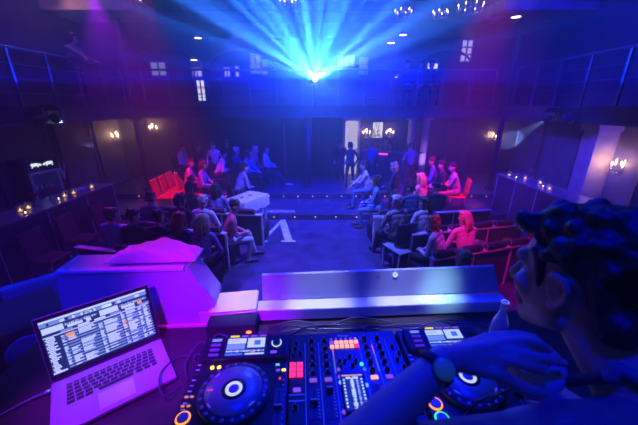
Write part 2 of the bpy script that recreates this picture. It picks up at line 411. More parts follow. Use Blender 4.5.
#==MIXER
def make_mixer():
    t = thing('dj_mixer', 'four channel DJ mixer with glowing pads between the two media players', 'DJ mixer', bl(.148, .745, BT), BY)
    top = .112
    b = new(); box(b, (0, 0, .055), (.408, .42, .09), bev=.005); box(b, (0, 0, .104), (.402, .414, .016), bev=.003)
    for x in (-.18, .18):
        for y in (-.18, .18): cyl(b, (x, y, 0), (x, y, .012), .016, seg=12)
    for x in (-.148, -.0985, -.049, .052, .103, .154): box(b, (x, -.02, top+.0004), (.0022, .36, .0016), mi=1)
    box(b, (-.1, -.165, top+.0004), (.05, .0025, .0012), mi=1); box(b, (-.176, -.075, top+.0004), (.05, .003, .0012), mi=1); box(b, (-.176, -.055, top+.0004), (.05, .003, .0012), mi=1)
    obj('body', b, [M_gear, mat('panel_line', (.25, .3, .6), .5, emit=(.05, .12, 1), es=.25)], t)
    # knobs
    b = new(); cyl(b, (0, 0, 0), (0, 0, .004), .0095, .0095, seg=18); cyl(b, (0, 0, .004), (0, 0, .017), .0075, .0062, seg=18)
    box(b, (0, .003, .0173), (.0016, .006, .001), mi=1)
    ksrc = obj('knob', b, [M_knob, M_knobw], t, (-.123, .13, top))
    rnd = random.Random(5)
    b = new()
    for i in range(9):
        a = R(-40+i*32.5); box(b, (.0125*math.cos(a), .0125*math.sin(a), .0004), (.0018, .0018, .0008), mi=0)
    obj('scale_marks', b, M_knobw, ksrc)
    first = True
    for x in (-.123, -.074, .078, .128):
        for y in (.165, .125, .09, .055, .02):
            if first: first = False; ksrc.location = (x, y, top); continue
            k = copypart(ksrc, t, (x, y, top)); k.rotation_euler = (0, 0, rnd.uniform(-1.5, 1.5))
    for x, y in ((-.183, .13), (-.165, .11), (-.19, .1), (-.18, -.095), (-.18, .155), (-.028, .065), (-.01, .065), (.01, .085), (.03, .065), (-.028, .04), (.015, .045), (.175, .12), (.19, .09), (.175, .06), (.19, .03), (.175, 0)):
        k = copypart(ksrc, t, (x, y, top)); k.scale = (.75, .75, .8)
    # channel faders
    for i, (x, c) in enumerate(((-.123, -.085), (-.074, -.045), (.078, -.095), (.128, -.06))):
        b = new(); box(b, (x, -.085, top+.0006), (.034, .105, .0014)); box(b, (x, -.085, top+.001), (.004, .095, .002), mi=1)
        for q in range(9): box(b, (x+.014, -.13+q*.011, top+.0014), (.006, .0014, .0006), mi=2)
        f = obj('channel_fader', b, [mat('fader_bed', (.06, .06, .10), .5), M_black, M_knobw], t)
        b = new(); box(b, (x, c, top+.009), (.022, .016, .014), bev=.002); box(b, (x, c, top+.0163), (.02, .0022, .001), mi=1); obj('fader_cap', b, [M_knob, M_knobw], f)
    b = new(); box(b, (0.0, -.185, top+.0006), (.10, .022, .0014)); f = obj('crossfader', b, MATS['fader_bed'], t)
    b = new(); box(b, (.012, -.185, top+.009), (.016, .02, .014), bev=.002); obj('fader_cap', b, M_knob, f)
    for x, m in ((-.123, M_vi), (-.074, M_vi), (.078, M_po), (.128, M_vi)):
        b = new(); box(b, (x, -.008, top+.003), (.024, .013, .006), bev=.0015); obj('cue_button', b, m, t)
    b = new(); box(b, (-.176, -.04, top+.003), (.024, .013, .006), bev=.0015); obj('cue_button', b, M_vi, t)
    # pads
    for r in range(3):
        for c in range(2):
            b = new(); box(b, (-.191+c*.024, .058-r*.021, top+.003), (.021, .017, .006), bev=.0018); obj('hot_pad', b, M_sr, t, label='square red pad')
    for r in range(2):
        for c in range(6):
            m = M_po
            if (r, c) == (1, 5): m = M_sr
            if (r, c) == (0, 0): m = M_vi
            b = new(); box(b, (-.048+c*.0185, .152-r*.021, top+.003), (.0155, .0155, .006), bev=.0018); obj('sample_pad', b, m, t)
    for c in range(6):
        b = new(); box(b, (-.048+c*.0185, .171, top+.002), (.007, .005, .003)); obj('pad_light', b, M_pk if c == 5 else M_vi, t)
    # meters
    for x in (-.0465, .1005):
        b = new()
        for q in range(14): box(b, (x, .02+q*.0085, top+.0012), (.0035, .0065, .0016), mi=0 if q < 9 else 1 if q < 12 else 2)
        obj('level_meter', b, [mat('meter_green', (.05, .2, .02), .5, emit=(.35, .5, .05), es=.35), mat('meter_yellow', (.2, .15, .02), .5, emit=(.9, .4, .05), es=.5), M_sr], t)
    # centre display
    b = new(); box(b, (.004, -.058, top+.003), (.078, .135, .008), bev=.002); o = obj('display_bezel', b, M_black, t)
    b = new(); slab(b, -.03, -.118, .037, -.002, top+.0073, 0)
    for r in range(9):
        slab(b, -.028, -.112+r*.0115, -.022, -.105+r*.0115, top+.0077, 1); slab(b, .029, -.112+r*.0115, .035, -.105+r*.0115, top+.0077, 1)
    for q in range(60):
        y = -.115+q*.00175; w = rnd.uniform(.002, .009); slab(b, .002-w, y, .002+w*.6, y+.0014, top+.0077, 1)
        w = rnd.uniform(.001, .006); slab(b, .017-w*.7, y, .017+w, y+.0014, top+.0077, 2 if q % 3 else 1)
    slab(b, -.018, -.014, -.002, -.006, top+.0079, 1); slab(b, .004, -.014, .022, -.006, top+.0079, 1)
    slab(b, -.03, -.003, .037, .002, top+.0078, 3)
    obj('screen', b, SCR, o)
    for x, y, m, nm in ((.046, .048, M_gr, 'sync_button'), (.052, .026, M_sb, 'sync_button'), (.046, -.035, M_cy, 'shift_button'), (.05, -.09, M_po, 'shift_button'), (-.036, .0, M_vi, 'mode_button'), (-.036, -.02, M_cy, 'mode_button'), (-.036, .03, M_vi, 'mode_button'), (-.038, -.12, M_vi, 'mode_button')):
        b = new(); lathe(b, [(.0062, top), (.0062, top+.004), (.004, top+.006)], seg=16); obj(nm, b, m, t, (x, y, 0))
    for q in range(10):
        b = new(); box(b, (.17+(q % 2)*.018, -.04-(q//2)*.024, top+.002), (.012, .007, .004), bev=.001); obj('side_button', b, M_vi if q % 3 else M_blackm, t)
    text('brand_lettering', 'Pioneer', .013, M_knobw, t, (0, .188, top+.0006))
    return t
make_mixer()
#==LAPTOP
A = atz(52, 383, 1.966); B = atz(160, 338, 1.966); mid = (A+B)/2; ang = math.atan2((B-A).y, (B-A).x)
t = thing('laptop', 'open silver laptop glowing with a track list, base lit magenta', 'laptop', (mid.x, mid.y, BT), ang)
b = new(); box(b, (0, -.1235, .0125), (.359, .247, .015), bev=.005)
for x in (-.15, .15):
    for y in (-.03, -.22): cyl(b, (x, y, 0), (x, y, .0055), .009, seg=10)
bs = obj('base', b, M_silver, t)
b = new()
rows = [(14, .0145, -.044, .008), (14, .0185, -.0595, .0145), (13, .0195, -.078, .0145), (12, .021, -.0965, .0145), (11, .0225, -.115, .0145)]
for n, w, y, h in rows:
    x0 = -.1375
    tot = .275; step = tot/n
    for i in range(n): box(b, (x0+step*(i+.5), y, .0206), (step-.0035, h-.001 if h > .01 else h, .0016), bev=.0006)
for x, w in ((-.125, .022), (-.0995, .02), (-.075, .022), (.005, .105), (.078, .022), (.104, .02), (.128, .016)): box(b, (x, -.133, .0206), (w, .0145, .0016), bev=.0006)
obj('keyboard', b, mat('key_black', (.02, .02, .025), .55), bs)
b = new(); box(b, (0, -.192, .0203), (.105, .076, .0008), bev=.0003); obj('trackpad', b, mat('trackpad_glass', (.66, .66, .7), .3, .3), bs)
b = new(); cyl(b, (-.14, .002, .018), (.14, .002, .018), .006, seg=12); obj('hinge', b, M_blackm, t)
tilt = R(78)
lid = None
b = new(); box(b, (0, .122, -.0035), (.359, .243, .006), bev=.003); lid = obj('lid', b, M_silver, t, (0, .004, .02), (tilt, 0, 0))
b = new(); box(b, (0, .122, .0002), (.355, .238, .0016)); obj('bezel', b, M_black, lid)
b = new(); sx0, sx1, sy0, sy1 = -.166, .166, .022, .228
slab(b, sx0, sy0, sx1, sy1, .0012, 0)
rnd = random.Random(11)
z1 = .0015
slab(b, sx0, .219, sx1, .227, z1, 1)                       # menu bar
slab(b, sx0, .205, sx1, .217, z1, 2)
for i in range(18): x = rnd.uniform(sx0, sx1-.03); slab(b, x, .206, x+rnd.uniform(.006, .02), .216, z1+.0003, rnd.choice((0, 1, 1)))
for d in range(2):                                        # deck waveforms along the top
    x0 = sx0+.002+d*.168
    slab(b, x0, .178, x0+.06, .2, z1, 1); slab(b, x0+.07, .178, x0+.115, .188, z1, 1)
    for i in range(50):
        h = rnd.uniform(.002, .011); xx = x0+.064+i*.0019; slab(b, xx, .192-h/2, xx+.0014, .192+h/2, z1+.0002, rnd.choice((1, 2)))
    slab(b, x0+.125, .176, x0+.14, .188, z1, 3 if d else 1)
for i in range(6): x = sx0+.05+i*.05; slab(b, x, .168, x+.035, .175, z1, rnd.choice((1, 2)))
slab(b, sx0, .1635, sx1, .167, z1, 1)
for r in range(22):                                       # folder tree
    y = .158-r*.0061; w = rnd.uniform(.012, .032)
    slab(b, sx0+.003+rnd.choice((0, .004)), y, sx0+.006+w, y+.0046, z1, 1)
slab(b, sx0, .0235, sx0+.04, .03, z1, 1)
cols = [(-.118, .012), (-.1, .026), (-.068, .052), (-.008, .013), (.01, .05), (.066, .012), (.084, .036), (.126, .013), (.144, .02)]
for r in range(24):
    y = .157-r*.0056
    if r % 2: slab(b, -.12, y-.0004, sx1, y+.0048, z1-.0001, 2)
    for cx, w in cols:
        if rnd.random() < .8:
            slab(b, cx, y, cx+w*rnd.uniform(.45, 1), y+.0042, z1+.0002, 1 if rnd.random() < .85 else 2)
for cx in (-.121, -.104, -.071, -.011, .007, .063, .081): slab(b, cx, .024, cx+.0014, .163, z1+.0003, 0)
slab(b, -.104, .146, -.08, .158, z1+.0004, 3); slab(b, -.104, .134, -.08, .138, z1+.0004, 3); slab(b, .068, .12, .08, .127, z1+.0004, 3); slab(b, .068, .1, .08, .106, z1+.0004, 3)
obj('screen', b, SCR, lid)
# power lead
def wire(pts, r, m, label, cat='cable', name='cable', n=10):
    b = new(); tube(b, spline(pts, n), r, 7); o = obj(name, b, m); return tag(o, label, cat)
pA = A+(B-A).normalized()*-.005
c0 = Vector((math.cos(ang), math.sin(ang), 0)); n0 = Vector((-math.sin(ang), math.cos(ang), 0))
s0 = mid-c0*.18-n0*.03; s0.z = BT+.013
M_cab = mat('black_cable', (.07, .07, .09), .3)
M_cabg = mat('grey_cable', (.25, .25, .3), .4)
t = thing('power_lead', 'pale laptop power lead curling off the left side of the laptop', 'cable', s0)
b = new(); tube(b, spline([(0, 0, 0), (-.05, -.03, -.003), (-.12, -.10, -.009), (-.2, -.16, -.009), (-.27, -.2, -.009)]), .0035, 8); obj('lead', b, M_cabg, t)
b = new(); box(b, (-.008, 0, 0), (.022, .014, .006), Euler((0, 0, ang)), bev=.0015); obj('plug', b, M_silver, t)
b = new(); ell(b, (-.008, -.001, .0035), (.002, .002, .001), seg=8); obj('charge_light', b, M_gr, t)
#==BEHIND THE DECKS
def lw(u, v, z): return bl(u, v, z)
b = new()
cabs = [
 ('black audio cable looping behind the left media player', [(-.42, 1.0, .01), (-.36, 1.04, .05), (-.28, 1.02, .02), (-.3, .98, .01)]),
 ('black cable coiled on the table right of the laptop', [(-.43, .86, .006), (-.46, .93, .02), (-.42, 1.0, .05), (-.38, .97, .03), (-.4, .92, .006), (-.44, .96, .012), (-.40, 1.03, .008)]),
 ('thin black lead curving over the corner of the laptop', [(-.40, .98, .01), (-.5, .96, .015), (-.53, .88, .03), (-.50, .80, .035), (-.47, .78, .03), (-.45, .83, .012)]),
 ('long black cable running behind the mixer', [(-.2, 1.02, .01), (-.05, 1.05, .02), (.1, 1.0, .03), (.25, 1.04, .01), (.4, 1.03, .02)]),
 ('black cable arching behind the mixer towards the right player', [(-.1, .975, .06), (0, 1.03, .075), (.12, 1.07, .05), (.22, 1.05, .055), (.3, .98, .06)]),
 ('black power cable snaking under the front ledge', [(-.3, 1.09, .01), (-.12, 1.08, .012), (0, 1.1, .01), (.2, 1.085, .012), (.5, 1.1, .01), (.62, 1.05, .01)]),
 ('cable bundle dangling behind the right media player', [(.5, .98, .05), (.56, 1.03, .08), (.64, 1.05, .05), (.7, 1.0, .03), (.72, .95, .01)]),
 ('black cable bulging up over the others behind the left half of the mixer', [(-.08, .965, .03), (-.1, 1.04, .065), (-.02, 1.09, .03), (.06, 1.05, .05), (.03, .97, .05)]),
 ('black cable running in a low wave along the front ledge', [(-.16, 1.12, .01), (-.04, 1.13, .03), (.1, 1.12, .008), (.24, 1.13, .035), (.4, 1.12, .01)]),
 ('black cable twisting from the mixer into the right player', [(.22, .965, .05), (.26, 1.02, .075), (.34, 1.06, .04), (.42, 1.02, .06), (.44, .965, .06)]),
 ('thin lead lying flat between mixer and front ledge', [(-.1, 1.07, .006), (.02, 1.02, .006), (.16, 1.08, .006), (.3, 1.09, .006), (.38, 1.04, .006)]),
 ('black cable hanging over the back of the left player', [(-.25, .955, .09), (-.24, 1.0, .07), (-.18, 1.03, .01), (-.1, 1.02, .01), (-.02, 1.06, .01)]),
 ('short black cable coiled beside the beer bottle', [(.66, .97, .01), (.62, 1.02, .03), (.68, 1.08, .02), (.74, 1.06, .03), (.72, 1.02, .01)]),
 ('thin cable crossing behind the beer bottle', [(.42, 1.02, .03), (.6, 1.06, .06), (.75, 1.04, .05), (.9, 1.0, .01)]),
]
for lb, pts in cabs:
    wire([lw(u, v, BT+z) for u, v, z in pts], .0042 if 'thin' not in lb else .003, M_cab, lb)
# white lit plugs
for i, (u, v, lb) in enumerate(((-.3, .99, 'small white plug behind the left media player'), (.19, .99, 'white plug standing behind the mixer'), (.355, .965, 'white cable plug between mixer and right media player'))):
    p = lw(u, v, BT)
    b = new(); box(b, (0, 0, .02), (.022, .028, .04), bev=.004); cyl(b, (0, 0, .04), (0, 0, .075), .006, seg=10); o = obj('cable_plug', b, M_white, None, p, (0, 0, BY)); tag(o, lb, 'plug')
t = thing('power_adapter', 'black adapter box with a red light under the white card', 'adapter', lw(-.315, 1.105, BT), BY)
b = new(); box(b, (0, 0, .036), (.21, .08, .072), bev=.006); obj('case', b, M_blackm, t)
b = new(); ell(b, (.075, -.042, .035), (.012, .006, .006), seg=10); obj('indicator_light', b, em('red_led', (1, .12, .02), 5), t)
b = new(); box(b, (0, 0, .004), (.215, .135, .006), Euler((0, R(-1.5), 0)), bev=.002)
for i in range(3): box(b, (.002*i, .002, .009+i*.003), (.208-.004*i, .128, .0022), Euler((0, R(-1.5), R(i-1))))
o = obj('card_stack', b, M_white, None, lw(-.325, 1.205, BT+.0795), (R(7), 0, BY+.04)); tag(o, 'white cards lying on the booth corner by the front ledge', 'paper')
# metal pen / tool with lit edge behind mixer
b = new(); cyl(b, (-.035, 0, .006), (.035, .0, .006), .005, seg=10); o = obj('torch', b, M_silver, None, lw(.02, 1.0, BT+.0), (0, 0, BY)); tag(o, 'short pale metal tube lying behind the mixer', 'tool')
#==FRONT OF BOOTH
M_fp = mat('booth_acrylic', (.50, .53, .58), .32, .25, var=.06, scale=3)
t = thing('dance_floor_panel', 'pale booth front panel with bright ledge facing the dance floor', 'booth panel', lw(.33, 1.2, 1.0), BY)
b = new(); box(b, (-.08, .03, .485), (1.42, .05, .97)); box(b, (-.08, .0, .985), (1.46, .075, .06), bev=.006); obj('ledge', b, mat('ledge_white', (.80, .80, .82), .4, var=.04), t)
b = new()
vs = [(-.53, .040, 1.015), (.655, .040, 1.015), (.625, .075, 1.140), (-.53, .075, 1.130)]
th = .018
V = [b.verts.new(v) for v in vs]+[b.verts.new((v[0], v[1]+th, v[2])) for v in vs]
for f in ((0, 1, 2, 3), (7, 6, 5, 4), (0, 4, 5, 1), (1, 5, 6, 2), (2, 6, 7, 3), (3, 7, 4, 0)): b.faces.new([V[i] for i in f])
pn = obj('panel', b, M_fp, t)
b = new(); ring(b, (0, 0, 0), .011, .0022, seg=24, s2=6); ring(b, (.001, -.001, 0), .0045, .0018, seg=16, s2=6); box(b, (.006, 0, 0), (.008, .002, .002))
# logo disc on the panel face
obj('panel_logo', b, em('logo_white', (.8, .85, 1), .7), t, (.12, .0655, 1.116), (R(75), 0, 0))
b = new(); box(b, (0, 0, 0), (.008, .004, .006)); obj('panel_clip', b, M_white, t, (.035, .066, 1.118))
# left wing cabinet
M_wing = mat('wing_laminate', (.55, .50, .55), .35, var=.06, scale=3)
t = thing('booth_wing', 'big pale booth side panel behind the laptop lit purple', 'booth panel', lw(-.70, 1.17, 1.0), BY)
b = new()
pro = [(-.44, 0), (.28, 0), (.295, 1.07), (.24, 1.165), (.20, 1.245), (-.34, 1.25), (-.36, 1.1)]
M90 = Matrix(((1, 0, 0, 0), (0, 0, -1, .14), (0, 1, 0, 0), (0, 0, 0, 1)))
prism(b, pro, .14, 0, M90)
bmesh.ops.bevel(b, geom=b.edges[:], offset=.006, segments=2, affect='EDGES')
obj('cabinet', b, M_wing, t)
b = new(); box(b, (-.07, .0, 1.243), (.52, .03, .016), bev=.004); obj('top_edge', b, M_white, t)
b = new(); box(b, (-.03, -.012, .951), (.62, .02, .012), bev=.003); obj('base_strip', b, mat('pink_strip', (.8, .5, .6), .4), t)
# draped jacket on the wing top
def heap(n, w, d, hf, m, loc, rz, label, cat, name):
    b = new(); G = []
    for i in range(n+1):
        row = []
        for j in range(n+1):
            x = (i/n-.5)*w; y = (j/n-.5)*d; row.append(b.verts.new((x, y, hf(i/n, j/n))))
        G.append(row)
    for i in range(n):
        for j in range(n):
            f = b.faces.new((G[i][j], G[i+1][j], G[i+1][j+1], G[i][j+1])); f.smooth = True
    # closed underside
    rim = [G[i][0] for i in range(n+1)]+[G[n][j] for j in range(1, n+1)]+[G[i][n] for i in range(n-1, -1, -1)]+[G[0][j] for j in range(n-1, 0, -1)]
    low = [b.verts.new((v.co.x, v.co.y, 0)) for v in rim]
    for i in range(len(rim)):
        j = (i+1) % len(rim); b.faces.new((rim[i], low[i], low[j], rim[j]))
    b.faces.new(low)
    o = obj(name, b, m, None, loc, (0, 0, rz)); return tag(o, label, cat)
def hf(u, v):
    e = min(1, u/.12)*min(1, (1-u)/.10)*min(1, v/.12)*min(1, (1-v)/.15)
    ridge = math.exp(-((u-.46-.25*(v-.5))/.34)**2)
    return .004+max(0, e)**.7*(.010+.058*ridge*(.5+.5*v)+.005*math.sin(u*15+v*6)*math.sin(v*7+2)+.003*math.sin(u*31+v*11))
heap(44, .38, .125, hf, mat('pale_cloth', (.70, .58, .66), .75, var=.08), lw(-.655, 1.245, 2.264), BY, 'pale crumpled jacket lying on top of the booth side panel', 'jacket', 'jacket')
# monitor speaker
sp = Vector((-1.38, 1.10, 1.0)); yaw = math.atan2(.15-sp.y, .2-sp.x)+PI/2
t = thing('monitor_speaker', 'dark DJ monitor speaker left of the laptop with blue lit cone', 'speaker', (sp.x, sp.y, 1.42), R(51))
b = new(); box(b, (0, .13, .27), (.40, .34, .54), bev=.012); obj('cabinet', b, mat('speaker_vinyl', (.05, .035, .04), .6, bump=.15, scale=60), t)
Mx = Matrix.Translation((.02, -.043, .42)) @ Matrix.Rotation(R(90), 4, 'X')
b = new(); lathe(b, [(.078, 0), (.078, .006), (.066, .006), (.03, -.014), (.006, -.01)], seg=32, M=Mx); obj('woofer', b, mat('blue_light_cone', (.10, .16, .75), .5), t)  # blue light on the woofer is put into the cone colour
b = new(); lathe(b, [(.03, 0), (.03, .006), (.012, .001), (.004, .006)], seg=24, M=Matrix.Translation((0, -.043, .22)) @ Matrix.Rotation(R(90), 4, 'X')); obj('tweeter', b, M_black, t)
t2 = thing('speaker_stand', 'dark stand under the DJ monitor speaker', 'stand', (sp.x, sp.y, 1.0), R(51))
b = new(); box(b, (0, .13, .01), (.36, .3, .02)); obj('base_plate', b, M_blackm, t2)
b = new(); cyl(b, (0, .13, .02), (0, .13, .40), .03); obj('pole', b, M_blackm, t2)
b = new(); box(b, (0, .13, .41), (.3, .26, .02)); obj('top_plate', b, M_blackm, t2)
# beer bottle
b = new(); lathe(b, [(.026, 0), (.0305, .004), (.0305, .135), (.028, .155), (.0165, .185), (.0135, .20), (.0128, .232), (.0148, .234), (.0148, .245), (.0115, .246), (.0108, .232), (.0118, .2), (.0145, .184), (.026, .153), (.0285, .133), (.0285, .01)], seg=28)
t = thing('beer_bottle', "open beer bottle standing behind the DJ's hand", 'bottle', lw(.772, .93, BT))
obj('glass', b, mat('bottle_glass', (.8, .88, .95), .15, trans=.3), t)
b = new(); lathe(b, [(.0310, .035), (.0312, .036), (.0312, .115), (.0310, .116)], seg=28); obj('label', b, M_white, t)
#==PEOPLE
def capsule(bm, p0, p1, r0, r1, seg=12):
    p0 = Vector(p0); p1 = Vector(p1); d = p1-p0; L = d.length
    if L < 1e-6: d = Vector((0, 0, 1)); L = 1e-6
    q = d.to_track_quat('Z', 'Y').to_matrix().to_4x4(); M = Matrix.Translation(p0) @ q
    prof = [(r0*math.sin(a), -r0*math.cos(a)) for a in [PI/2*k/4 for k in range(0, 5)]]
    prof += [(r1*math.cos(a), L+r1*math.sin(a)) for a in [PI/2*k/4 for k in range(0, 5)]]
    lathe(bm, prof, seg, 0, M)
def skinmesh(name, caps, ells, voxel, smooth, mats, dots=(), seg=12, tagger=None):
    """one continuous surface from overlapping tapered volumes; material per region"""
    bm = new()
    for p0, p1, r0, r1, tg in caps: capsule(bm, p0, p1, r0, r1, seg)
    for c, r, rot, tg in ells: ell(bm, c, r, rot, seg=seg+6)
    bmesh.ops.recalc_face_normals(bm, faces=bm.faces[:])
    me = bpy.data.meshes.new('tmp'); bm.to_mesh(me); bm.free()
    o = bpy.data.objects.new('tmp', me); COL.objects.link(o)
    m = o.modifiers.new('r', 'REMESH'); m.mode = 'VOXEL'; m.voxel_size = voxel
    s = o.modifiers.new('s', 'SMOOTH'); s.factor = .5; s.iterations = smooth
    bpy.context.view_layer.update()
    out = bpy.data.meshes.new_from_object(o.evaluated_get(bpy.context.evaluated_depsgraph_get()))
    bpy.data.objects.remove(o); bpy.data.meshes.remove(me)
    out.name = name; out.materials.clear()
    for mm in mats: out.materials.append(mm)
    n = len(out.polygons)
    C = np.empty(n*3, dtype=np.float64); out.polygons.foreach_get('center', C); C = C.reshape(-1, 3)
    best = np.full(n, 1e9); idx = np.zeros(n, dtype=np.int32)
    for p0, p1, r0, r1, tg in caps:
        a = np.array(p0); d = np.array(p1)-a; L2 = max(d @ d, 1e-9)
        tt = np.clip(((C-a) @ d)/L2, 0, 1)
        ds = np.linalg.norm(C-a-tt[:, None]*d, axis=1)-(r0+(r1-r0)*tt)
        w = ds < best; best[w] = ds[w]; idx[w] = tg
    for c, r, rot, tg in ells:
        q = C-np.array(c)
        if rot: q = q @ np.array(rot.to_matrix())
        k = np.linalg.norm(q/np.array(r), axis=1); ds = (k-1)*min(r)
        w = ds < best; best[w] = ds[w]; idx[w] = tg
    for c, rad, tg in dots: idx[np.linalg.norm(C-np.array(c), axis=1) < rad] = tg
    if tagger: idx = tagger(C, idx)
    out.polygons.foreach_set('material_index', idx); out.polygons.foreach_set('use_smooth', np.ones(n, dtype=bool))
    o = bpy.data.objects.new(name, out); COL.objects.link(o)
    return o
def ik(a, b, l1, l2, pole):
    a = Vector(a); b = Vector(b); d = b-a; L = d.length
    if L > (l1+l2)*.995: b = a+d.normalized()*(l1+l2)*.995; d = b-a; L = d.length
    k = (l1*l1-l2*l2+L*L)/(2*L); h = math.sqrt(max(0, l1*l1-k*k)); u = d.normalized()
    p = Vector(pole); p = (p-u*p.dot(u)).normalized()
    return a+u*k+p*h, b
def basis(yaw, pitch, roll=0):
    # columns right, forward, up ; yaw + = turn left, pitch + = look up
    return (Matrix.Rotation(yaw, 3, 'Z') @ Matrix.Rotation(pitch, 3, 'X') @ Matrix.Rotation(roll, 3, 'Y'))
def headparts(C, Bm, s=1.0, tg=1):
    P = lambda x, y, z: tuple(Vector(C)+Bm @ (Vector((x, y, z))*s))
    rot = Bm.to_euler()
    e = [(P(0, -.012, .028), (.074*s, .095*s, .092*s), rot, tg), (P(0, .022, -.025), (.062*s, .074*s, .085*s), rot, tg),
         (P(.076, -.012, -.015), (.012*s, .022*s, .033*s), rot, tg), (P(-.076, -.012, -.015), (.012*s, .022*s, .033*s), rot, tg)]
    c = [(P(-.045, .01, -.07), P(-.012, .068, -.098), .026*s, .022*s, tg), (P(.045, .01, -.07), P(.012, .068, -.098), .026*s, .022*s, tg),
         (P(0, .084, .012), P(0, .112, -.030), .010*s, .0135*s, tg), (P(-.012, .098, -.036), P(.012, .098, -.036), .009*s, .009*s, tg),
         (P(-.035, .076, .026), P(.035, .076, .026), .015*s, .015*s, tg),
         (P(-.02, .086, -.064), P(.02, .086, -.064), .0095*s, .0095*s, 5), (P(-.016, .084, -.076), P(.016, .084, -.076), .010*s, .010*s, 5),
         (P(-.04, .062, -.025), P(-.03, .06, -.05), .024*s, .02*s, tg), (P(.04, .062, -.025), P(.03, .06, -.05), .024*s, .02*s, tg)]
    d = [(P(-.031, .086, .004), .013*s, 4), (P(.031, .086, .004), .013*s, 4), (P(-.033, .09, .026), .012*s, 4), (P(.033, .09, .026), .012*s, 4)]
    return c, e, d
def handparts(W, dirv, nrm, s=1.0, curl=.5, left=True, tg=1, spread=.12):
    """W wrist, dirv along hand, nrm out of the back of the hand"""
    W = Vector(W); f = Vector(dirv).normalized(); n = Vector(nrm); n = (n-f*n.dot(f)).normalized(); r = f.cross(n)
    th = -r if not left else r                         # thumb side
    if left: th = r
    c = []
    K = lambda k: W+f*.088*s+th*((1.5-k)*.0205)*s
    for k in range(4): c.append((tuple(W+f*.015*s+th*(1.5-k)*.012*s), tuple(K(k)), .0155*s, .0125*s, tg))
    Ls = (.072, .080, .074, .058)
    for k in range(4):
        a = (1.5-k)*spread; d = (f*math.cos(a)+th*math.sin(a)).normalized(); p = K(k); bend = curl*(.8+.15*k)
        ang = 0
        for seg, fr, r0, r1 in ((0, .45, .0098, .009), (1, .31, .009, .0082), (2, .24, .0082, .007)):
            ang += bend*(.55 if seg == 0 else .8)
            q = p+(d*math.cos(ang)-n*math.sin(ang))*Ls[k]*fr*s
            c.append((tuple(p), tuple(q), r0*s, r1*s, tg)); p = q
    p = W+f*.025*s+th*.026*s; q = W+f*.058*s+th*.048*s-n*.012*s; t2 = q+(f*.8+th*.25-n*.3*(.5+curl)).normalized()*.032*s; t3 = t2+(f*.9-th*.05-n*.3*(.5+curl)).normalized()*.024*s
    c += [(tuple(p), tuple(q), .0155*s, .0115*s, tg), (tuple(q), tuple(t2), .0112*s, .0098*s, tg), (tuple(t2), tuple(t3), .0098*s, .0078*s, tg)]
    return c
SK = [mat('skin_%d' % i, c, .55, var=.06) for i, c in enumerate(((.55, .36, .28), (.62, .42, .33), (.42, .27, .2)))]
M_dark = mat('eye_dark', (.05, .03, .03), .4); M_lip = mat('lip', (.45, .18, .16), .5); M_shoe = mat('shoe_black', (.03, .03, .03), .4)
CL = dict(white=(.75, .75, .78), black=(.03, .03, .035), navy=(.04, .06, .16), denim=(.10, .17, .36), pale=(.55, .55, .62), grey=(.22, .22, .24), pink=(.72, .36, .45), rose=(.55, .14, .2), violet=(.35, .25, .6), blue=(.12, .2, .6), pattern=(.32, .2, .24), brown=(.12, .07, .05), cream=(.68, .6, .5), tan=(.35, .24, .16))
HC = dict(dark=(.025, .018, .015), brown=(.10, .055, .03), blond=(.62, .45, .25), red=(.42, .10, .04), grey=(.4, .4, .42), pale=(.7, .62, .5))
def cloth(n):
    return mat('cloth_'+n, CL[n], .8, var=.3 if n == 'pattern' else .1, scale=28 if n == 'pattern' else 9)
def hairm(n): return mat('hair_'+n, HC[n], .5, var=.4, scale=40, bump=.25)
